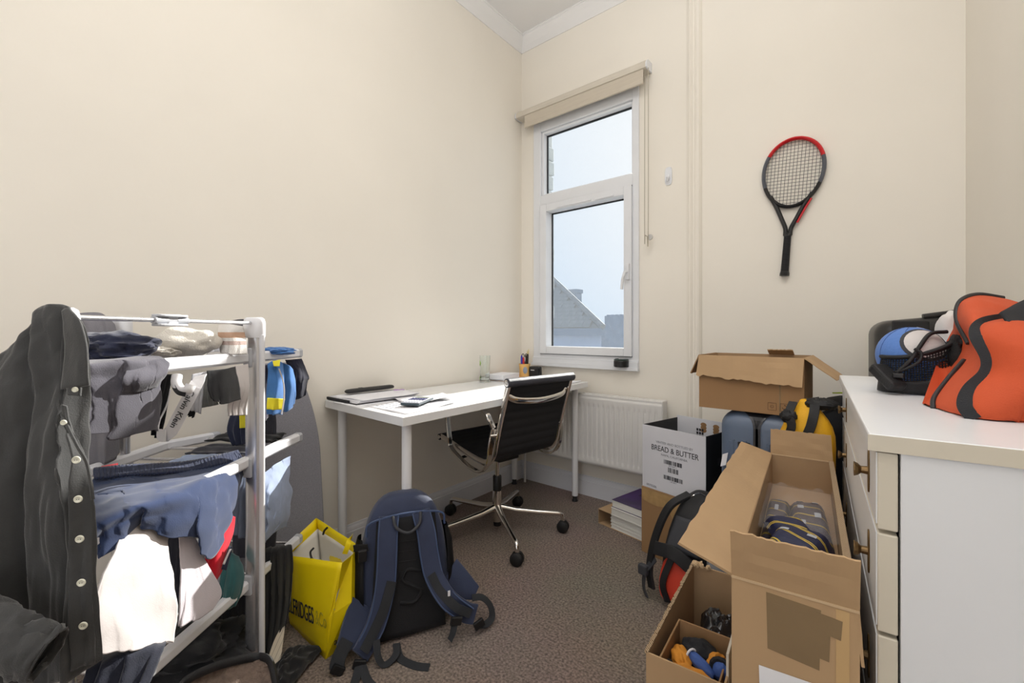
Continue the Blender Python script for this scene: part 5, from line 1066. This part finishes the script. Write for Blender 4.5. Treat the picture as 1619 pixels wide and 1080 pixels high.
rd = garment('red_shorts', 'red shorts with white and dark side stripe hanging beneath blue shorts', 'shorts', m_redf, [[(352, 812, 1.26), (362, 814, 1.26), (371, 818, 1.27)], [(340, 848, 1.20), (354, 846, 1.21), (369, 842, 1.25)], [(324, 874, 1.17), (344, 870, 1.18), (362, 864, 1.22)], [(328, 908, 1.16), (341, 902, 1.17), (354, 896, 1.20)], [(335, 922, 1.165), (339, 921, 1.17), (343, 917, 1.18)]], nu=26, nv=40, amp=.005, freq=1.6, wr=.004, seed=2)
patch([[(362, 864, 1.205), (368, 864, 1.215)], [(350, 900, 1.185), (358, 902, 1.195)]], nu=6, nv=14, amp=0, wr=.002).build('dark_stripe', m_navy, rd, world=True, smooth=True, solid=.002)
patch([[(363, 868, 1.195), (365.5, 868, 1.195)], [(352, 892, 1.178), (355, 893, 1.178)]], nu=4, nv=10, amp=0, wr=.001).build('white_stripe', m_whites, rd, world=True, smooth=True, solid=.002)
garment('teal_shorts', 'dark teal shorts hanging beside red shorts onto bottom rail', 'shorts', m_teal, [[(356, 868, 1.33), (366, 872, 1.33), (378, 880, 1.35)], [(350, 910, 1.28), (368, 906, 1.28), (386, 905, 1.32)], [(344, 944, 1.26), (364, 940, 1.26), (385, 930, 1.31)], [(346, 955, 1.26), (360, 962, 1.27), (374, 956, 1.29)]], nu=26, nv=34, amp=.006, wr=.006, seed=4)
garment('navy_trousers', 'dark navy trousers draped over the near bottom rail', 'trousers', fabric('trouser_navy', (28, 31, 44)), [[(190, 1018, .99), (225, 1012, 1.0), (262, 1010, 1.01)], [(150, 1044, .86), (205, 1026, .89), (262, 1016, .945)], [(130, 1078, .82), (195, 1062, .86), (252, 1040, .91)], [(112, 1140, .80), (180, 1130, .83), (232, 1085, .87)]], nu=40, nv=44, amp=.009, freq=3, wr=.008, seed=5)
garment('black_trousers', 'black trousers hanging over far bottom rail down to the carpet', 'trousers', m_blacks, [[(396, 866, 1.56), (424, 862, 1.58), (452, 864, 1.62)], [(396, 880, 1.44), (428, 876, 1.47), (461, 868, 1.54)], [(398, 950, 1.43), (430, 950, 1.46), (460, 940, 1.52)], [(402, 1036, 1.435), (425, 1042, 1.44), (446, 1018, 1.485)]], nu=70, nv=50, amp=.009, freq=6, wr=.005, seed=7, env=(.6, 1))
heap('black_clothes_pile', 'heap of black clothing on carpet under the bottom tier', 'clothing', 292, 1030, 1.30, (.165, .13, .085), m_blacks, 5, .35, 2.2, .6)
garment('black_ribbed_skirt', 'black ribbed garment hanging inside bottom tier behind the rail', 'clothing', fabric('ribbed_black', (36, 36, 40)), [[(262, 960, 1.30), (320, 940, 1.36), (388, 930, 1.44)], [(250, 1010, 1.26), (320, 1000, 1.33), (392, 1000, 1.42)], [(240, 1060, 1.24), (320, 1060, 1.31), (396, 1050, 1.40)]], nu=90, nv=40, amp=.004, freq=12, wr=.006, seed=8, env=(1, 1))
fl = thing('fleece_lined_bag', 'open dark bag lined with brown fleece on carpet before rack', 'bag', spot(370, 1100, 1.06)-V(0, 0, .17))
m_flc = mat('brown_fleece', (114, 97, 86), .95, var=.22, vscale=70, bump=1.0, bscale=240)
rim = [spot(262, 1120, 1.02), spot(290, 1080, 1.06), (spot(330, 1058, 1.11)), spot(372, 1045, 1.16), spot(408, 1039, 1.19), spot(426, 1046, 1.17), spot(434, 1072, 1.13), spot(440, 1110, 1.08)]
patch([[(326, 1060, 1.115), (370, 1046, 1.165), (405, 1040, 1.19), (424, 1047, 1.17)], [(292, 1082, 1.075), (350, 1072, 1.13), (400, 1070, 1.15), (432, 1074, 1.135)], [(262, 1124, 1.03), (340, 1122, 1.06), (400, 1120, 1.075), (440, 1114, 1.08)], [(258, 1200, .96), (340, 1200, .98), (400, 1200, .99), (444, 1190, 1.0)]], nu=50, nv=50, amp=.004, freq=2, wr=.010, ws=40, seed=2).build('fleece_lining', m_flc, fl, world=True, smooth=True, solid=.004)
MB().tube(curve(rim, 8), .009, 8, flat=(.012, .008)).build('bag_rim', m_bnl, fl, world=True, smooth=True)
patch([[(p_[0], p_[1], p_[2]) for p_ in ((258, 1124, 1.05), (330, 1056, 1.13), (410, 1038, 1.205), (440, 1110, 1.10))], [(250, 1180, 1.05), (330, 1140, 1.14), (412, 1110, 1.22), (446, 1180, 1.10)], [(250, 1260, 1.05), (330, 1200, 1.14), (412, 1170, 1.22), (446, 1250, 1.10)]], nu=30, nv=20, amp=0, wr=.006).build('outer_shell', m_bnl, fl, world=True, smooth=True, solid=.003)
garment('striped_fabric', 'off white pinstriped fabric edge showing below the black trousers', 'clothing', stripes('pinstripe', (206, 194, 176), [(.88, (150, 140, 126))], (.8, .6, .1), .012), [[(438, 1000, 1.47), (450, 990, 1.49)], [(424, 1042, 1.40), (446, 1030, 1.43)], [(426, 1070, 1.365), (436, 1066, 1.37)]], nu=12, nv=16, amp=0, wr=.004)
t = thing('black_scarf', 'crumpled black knitted cloth on carpet beside yellow bag', 'clothing', spot(452, 1056, 1.36)-V(0, 0, .012))
t.location.z = .0
MB().add(*(lambda g: (g.v, g.f))(MB().grid(lambda u, v: V(0, 0, .012)+SIDE*((u-.5)*(.085-.03*v)+.012*noise.noise(V(v*5, 2, u))+.035*(1-v)*(u > .8))-VIEW*((v-.45)*.22+.02*noise.noise(V(u*4, 7, v*2)))+V(0, 0, .030*(sin(pi*u)*sin(pi*v))**.5+.012*noise.noise(V(u*7, v*9, 1))), 30, 40))).build('cloth', m_blacks, t, smooth=True, solid=.006)

# ironing board standing against the left wall
m_iron = mat('ironing_cover', (146, 145, 152), .9, var=.22, vscale=420, bump=.2, bscale=300)
ib = thing('ironing_board', 'grey covered ironing board standing on end against left wall', 'ironing board', (.08, .80, 0))
pts = []
hwid = lambda z: .172 if z < .54 else .172*sqrt(max(0, 1-((z-.54)/.44)**1.7))
zs_ = [.02+.03*i for i in range(39)]
outl = [(hwid(z), z) for z in zs_ if hwid(z) > .004]
poly = [(w_, z) for w_, z in outl]+[(-w_, z) for w_, z in outl[::-1]]
MB().prism([V(.155-.105*z, .787+y, z) for y, z in poly], (-.030, 0, -.003)).build('padded_cover', m_iron, ib, world=True, bevel=.006)
for y in (.70, .87): MB().tube([V(.115, y, .03), V(.045, y, .62)], .009, 8).build('folded_leg', m_alu, ib, world=True, smooth=True)

# ------------------------------------------------------------------ yellow paper shopping bag
m_yb = mat('yellow_card', (250, 222, 12), .45, var=.01, bump=.04, bscale=14); m_ybi = mat('bag_lining', (226, 222, 214), .7)
sbg = thing('paper_bag', 'bright yellow paper shopping bag on carpet beside navy backpack', 'bag', (.46, .80, 0))
Ab, Bb, Cb, Db = V(.604, .717, .001), V(.335, .722, .001), V(.315, .865, .001), V(.575, .875, .001)
At, Bt, Ct, Dt = spot(541, 890, 1.43), spot(440, 876, 1.60), spot(500, 819, 1.76), spot(566, 862, 1.60)
Am = Ab.lerp(At, .45)+V(-.006, -.010, 0); Dm = Db.lerp(Dt, .45)+V(.012, .0, 0)
gm_b, gm_t, gm_m = (Ab+Db)/2+V(.0, 0, 0), (At+Dt)/2+V(.012, 0, 0), (Ab+Db)/2+V(.035, .0, .16)
def quadp(a, b_, c, d, n_=12, bul=.0, seed=0, nn=None):
    nn = nn or (b_-a).cross(d-a).normalized()
    return MB().grid(lambda u, v: (a*(1-u)+b_*u)*(1-v)+(d*(1-u)+c*u)*v+nn*(bul*sin(pi*u)*sin(pi*v)+.003*noise.noise(V(u*3+seed, v*4, seed))*sin(pi*u)), n_, n_)
quadp(Bb, Ab, At, Bt, bul=.012, seed=1).build('front_panel', m_yb, sbg, world=True, smooth=True, solid=.0012)
gp = MB()
gp.add([Ab, gm_b, gm_m, gm_t, At, Am], [(0, 1, 2), (0, 2, 5), (5, 2, 3, 4)]); gp.add([Db, gm_b, gm_m, gm_t, Dt, Dm], [(0, 2, 1), (0, 5, 2), (5, 4, 3, 2)])
gp.build('side_gusset', m_yb, sbg, world=True, solid=.0012)
quadp(Db, Cb, Ct, Dt, bul=-.004, seed=3).build('back_panel', m_yb, sbg, world=True, smooth=True, solid=.0012)
quadp(Cb, Bb, Bt, Ct, bul=.0, seed=4).build('side_panel', m_yb, sbg, world=True, smooth=True, solid=.0012)
MB().add([Ab, Bb, Cb, Db], [(0, 1, 2, 3)]).build('bag_base', m_yb, sbg, world=True, solid=.001)
def inn(p, k=.05): c = (At+Bt+Ct+Dt)/4; return p.lerp(V(c.x, c.y, p.z), k)
for a, b_, a2, b2 in ((Bt, At, Bb, Ab), (At, Dt, Ab, Db), (Dt, Ct, Db, Cb), (Ct, Bt, Cb, Bb)):
    z1 = .12
    quadp(inn(b_.lerp(b2, z1)), inn(a.lerp(a2, z1)), inn(a.lerp(a2, .9)), inn(b_.lerp(b2, .9)), seed=5).build('inner_lining', m_ybi, sbg, world=True, smooth=True, solid=.001)
MB().add([inn(p, .03).lerp(q_, .5) for p, q_ in ((At, Ab), (Bt, Bb), (Ct, Cb), (Dt, Db))], [(0, 1, 2, 3)]).build('tissue_fill', m_ybi, sbg, world=True, solid=.002)
xa = (At+Ab-Bt-Bb).normalized(); ya = (At+Bt-Ab-Bb); ya = (ya-xa*ya.dot(xa)).normalized(); zz_ = xa.cross(ya)
ctr = Bb.lerp(Ab, .50).lerp(Bt.lerp(At, .50), .37)
M_ = Matrix((xa, ya, zz_)).transposed().to_4x4(); M_.translation = ctr+zz_*.0145-parent_origin(sbg)
text('SELFRIDGES', m_txt, .078, M_ @ Matrix.Translation(V(-.028, 0, 0)), sbg, sx=.44, depth=.0006)
text('&Co', mat('outline_grey', (196, 178, 40), .6), .066, M_ @ Matrix.Translation(V(.098, -.002, -.0035)), sbg, sx=.52, depth=.0006)
xs = (Db-Ab).normalized(); ys_ = (V(0, 0, 1)-xs*xs.z).normalized(); zs2 = xs.cross(ys_)
M2 = Matrix((xs, ys_, zs2)).transposed().to_4x4(); M2.translation = Ab.lerp(gm_b, .45)+V(.012, 0, .045)+zs2*.002-parent_origin(sbg)
text('at', m_txt, .03, M2, sbg)
def bcord(c, d1, d2): 
    MB().tube(curve([c, c+d1, c+d2], 8), .0055, 8).build('cord_knot', m_bnl, sbg, world=True, smooth=True)
pf0 = spot(498, 871, 1.525); MB().tube(curve([pf0+V(0, -.004, .012), pf0+V(-.004, -.014, .0), pf0+V(.003, -.014, -.018), pf0+V(.012, -.010, -.026)], 8), .0035, 8).build('handle_cord', m_bnl, sbg, world=True, smooth=True)
pf1 = spot(516, 838, 1.70); MB().tube(curve([pf1+V(.008, .0, .012), pf1+V(0, -.008, .0), pf1+V(-.006, -.010, -.016)], 8), .004, 8).build('handle_cord', m_bnl, sbg, world=True, smooth=True)
MB().strip(curve([spot(557, 848, 1.60), spot(552, 856, 1.56), spot(548, 868, 1.55), spot(545, 876, 1.55)], 6), -VIEW+SIDE*.4, .018, .001).build('yellow_ribbon', m_yb, sbg, world=True)

# ------------------------------------------------------------------ navy backpack
m_nb = mat('backpack_navy', (44, 53, 80), .75, var=.10, vscale=14, bump=.3, bscale=500, sheen=.2); m_nbp = mat('navy_piping', (62, 78, 112), .6); m_mesh = mat('black_back_mesh', (24, 24, 27), .85, bump=.5, bscale=500)
bk = thing('backpack', 'navy backpack with black back panel standing on carpet', 'backpack', (.728, .958, 0), radians(62.3))
# local: X along its width, Y away from the eye, Z up; leans back slightly
LN = lambda z: .13*z+.06*max(0, z-.34)
def bsec(z, hw, dp, y0, p=.5):
    return [V(hw*math.copysign(abs(cos(t))**p, cos(t))*(1+.03*noise.noise(V(t, z*9, 1))), y0+LN(z)+dp*.5+dp*.5*math.copysign(abs(sin(t))**p, sin(t)), z) for t in [2*pi*i/36 for i in range(36)]]
MB().rings([bsec(.004, .135, .115, .01), bsec(.03, .155, .130, 0), bsec(.12, .165, .135, 0), bsec(.22, .160, .13, 0), bsec(.32, .148, .12, 0), bsec(.39, .132, .105, .004, .6), bsec(.435, .108, .09, .012, .65), bsec(.462, .075, .08, .024, .7), bsec(.473, .04, .04, .04, .8)]).build('main_compartment', m_nb, bk, smooth=True, sub=1)
def bpanel(x0, x1, z0, z1, off, fn=None, n_=14):
    return MB().grid(lambda u, v: V((x0+(x1-x0)*u)*(fn(v) if fn else 1), LN(z0+(z1-z0)*v)-off-.004*sin(pi*u), z0+(z1-z0)*v), n_, 20)
pb2 = bpanel(-.125, .125, .012, .405, .004, lambda v: 1.06-.22*v).build('back_panel', m_mesh, bk, smooth=True, solid=.008)
MB().tube(curve([V(-.14, LN(.36)-.006, .36), V(-.125, LN(.405)-.012, .405), V(0, LN(.42)-.014, .420), V(.125, LN(.405)-.012, .405), V(.14, LN(.36)-.006, .36)], 8), .004, 6).build('top_seam', m_nbp, bk, smooth=True)
for i in range(5):
    z = .36-.034*i; MB().tube([V(-.03, LN(z)-.010, z), V(.03, LN(z)-.010, z-.004)], .004, 6).build('padding_ridge', m_mesh, bk, smooth=True)
em = curve([V(.045, LN(.22)-.012, .215), V(.0, LN(.225)-.013, .23), V(-.02, LN(.2)-.013, .20), V(.01, LN(.175)-.013, .175), V(.045, LN(.15)-.013, .15), V(.02, LN(.115)-.013, .118), V(-.03, LN(.12)-.012, .125)], 8)
MB().tube(em, .006, 8).build('embossed_curve', m_mesh, bk, smooth=True)
def bstrap(name, pts, wd, m, th=.012, par=bk, nn=(0, -1, .15), bev=.003):
    cp_ = curve(pts, 10)
    if isinstance(wd, tuple): wd = [wd[0]+(wd[1]-wd[0])*i/(len(cp_)-1) for i in range(len(cp_))]
    return MB().strip(cp_, nn, wd, th).build(name, m, par, bevel=bev)
Yz = lambda z, o: LN(z)-o
sl_ = bstrap('shoulder_strap', [V(-.062, Yz(.418, .008), .418), V(-.070, Yz(.35, .022), .35), V(-.076, Yz(.26, .030), .26), V(-.086, Yz(.18, .034), .18), V(-.112, Yz(.10, .045), .10), V(-.146, Yz(.05, .06), .052), V(-.170, -.075, .032)], .066, m_nb)
sr_ = bstrap('shoulder_strap', [V(.052, Yz(.418, .008), .418), V(.066, Yz(.35, .022), .35), V(.074, Yz(.27, .032), .27), V(.088, Yz(.20, .045), .20), V(.126, Yz(.135, .075), .135), V(.185, -.075, .085), V(.222, -.08, .070)], .066, m_nb)
for par, s0, pts in ((sl_, -1, [(-.062, .418, .008), (-.070, .35, .022), (-.076, .26, .030), (-.086, .18, .034), (-.112, .10, .045), (-.146, .052, .06)]), (sr_, 1, [(.052, .418, .008), (.066, .35, .022), (.074, .27, .032), (.088, .20, .045), (.126, .135, .075), (.185, .085, .095)])):
    for sd in (-1, 1):
        MB().tube(curve([V(x+sd*.032*(1 if z > .15 else .85), Yz(z, o+.006), z-(.0 if z > .15 else sd*.012*s0*-1)) for x, z, o in pts], 8), .0028, 6).build('piping', m_nbp, par, smooth=True)
bstrap('webbing', [V(-.060, Yz(.22, .040), .215), V(-.088, Yz(.14, .050), .14), V(-.125, Yz(.08, .062), .08), V(-.158, -.086, .05)], .034, m_web, .003, sl_, bev=.0)
bstrap('webbing', [V(.075, Yz(.22, .050), .215), V(.100, Yz(.165, .066), .165), V(.150, -.085, .115), V(.20, -.095, .086)], .030, m_web, .003, sr_, bev=.0)
MB().box((.118, -.092, .165), (.126, -.089, .183)).build('white_tag', m_pap, sr_)
MB().tube(curve([V(-.05, Yz(.415, .016), .418), V(-.04, Yz(.38, .034), .385), V(.0, Yz(.36, .042), .365), V(.04, Yz(.38, .034), .385), V(.05, Yz(.415, .016), .418)], 8), .0055, 8).build('grab_handle', m_dgr, bk, smooth=True)
# side wings, hip straps, buckles and loose webbing on the carpet
MB().rings([[V(-.150-.035*k*abs(cos(t)), .062+LN(z)+.058*k*sin(t), z) for t in [2*pi*i/20 for i in range(20)]] for z, k in ((.02, .6), (.06, 1), (.18, 1.05), (.28, .9), (.335, .45))]).build('side_pocket', m_bnl, bk, smooth=True)
MB().rings([[V(.150+.035*k*abs(cos(t)), .062+LN(z)+.058*k*sin(t), z) for t in [2*pi*i/20 for i in range(20)]] for z, k in ((.02, .6), (.06, 1), (.18, 1.05), (.28, .9), (.335, .45))]).build('side_pocket', m_bnl, bk, smooth=True)
bstrap('compression_strap', [V(-.135, Yz(.33, .006), .325), V(-.168, .02+LN(.32), .318), V(-.180, .07, .315)], .024, m_bnl, .004)
MB().box((-.168, .018, .285), (-.140, .034, .325)).build('side_buckle', m_pla, bk, bevel=.003)
bstrap('hip_wing', [V(-.145, .03, .13), V(-.190, -.02, .085), V(-.222, -.055, .055)], (.115, .045), m_nb, .014)
bstrap('hip_wing', [V(.150, .04, .17), V(.205, .0, .13), V(.245, -.015, .105)], (.12, .05), m_nb, .014)
bstrap('hip_webbing', [V(-.205, -.045, .075), V(-.232, -.075, .045), V(-.240, -.090, .02)], .045, m_web, .006)
for c, r_ in (((-.172, -.095, .020), .3), ((-.236, -.09, .018), .6), ((.232, -.090, .038), -.4), ((.142, -.11, .085), .2)):
    b_ = MB().box((-.020, -.006, -.014), (.020, .006, .014), Matrix.Translation(V(*c)) @ Matrix.Rotation(r_, 4, 'Y')); b_.build('buckle', m_pla, bk, bevel=.003)
def fweb(pts, wd=.026): return MB().strip(curve([V(*p) for p in pts], 8), (0, -.25, 1), wd, .002).build('loose_webbing', m_web, bk)
fweb([(-.172, -.098, .02), (-.190, -.150, .006), (-.215, -.20, .004), (-.225, -.26, .004)]); fweb([(-.165, -.098, .018), (-.150, -.16, .006), (-.118, -.215, .004), (-.100, -.25, .004)])
fweb([(-.118, -.075, .07), (-.115, -.10, .03), (-.095, -.11, .006), (-.060, -.10, .02), (-.052, -.06, .03)], .022)
fweb([(-.052, -.06, .028), (-.045, -.10, .006), (-.005, -.15, .004), (.035, -.175, .004)])
fweb([(.140, -.105, .085), (.130, -.115, .055), (.118, -.115, .028)], .022)
MB().strip(curve([V(.225, -.03, .10), V(.262, -.035, .095), V(.290, -.045, .065), (V(.292, -.06, .03)), V(.262, -.075, .02), V(.232, -.08, .03)], 8), V(.2, -.6, 1), .024, .003).build('hip_loop', m_web, bk)
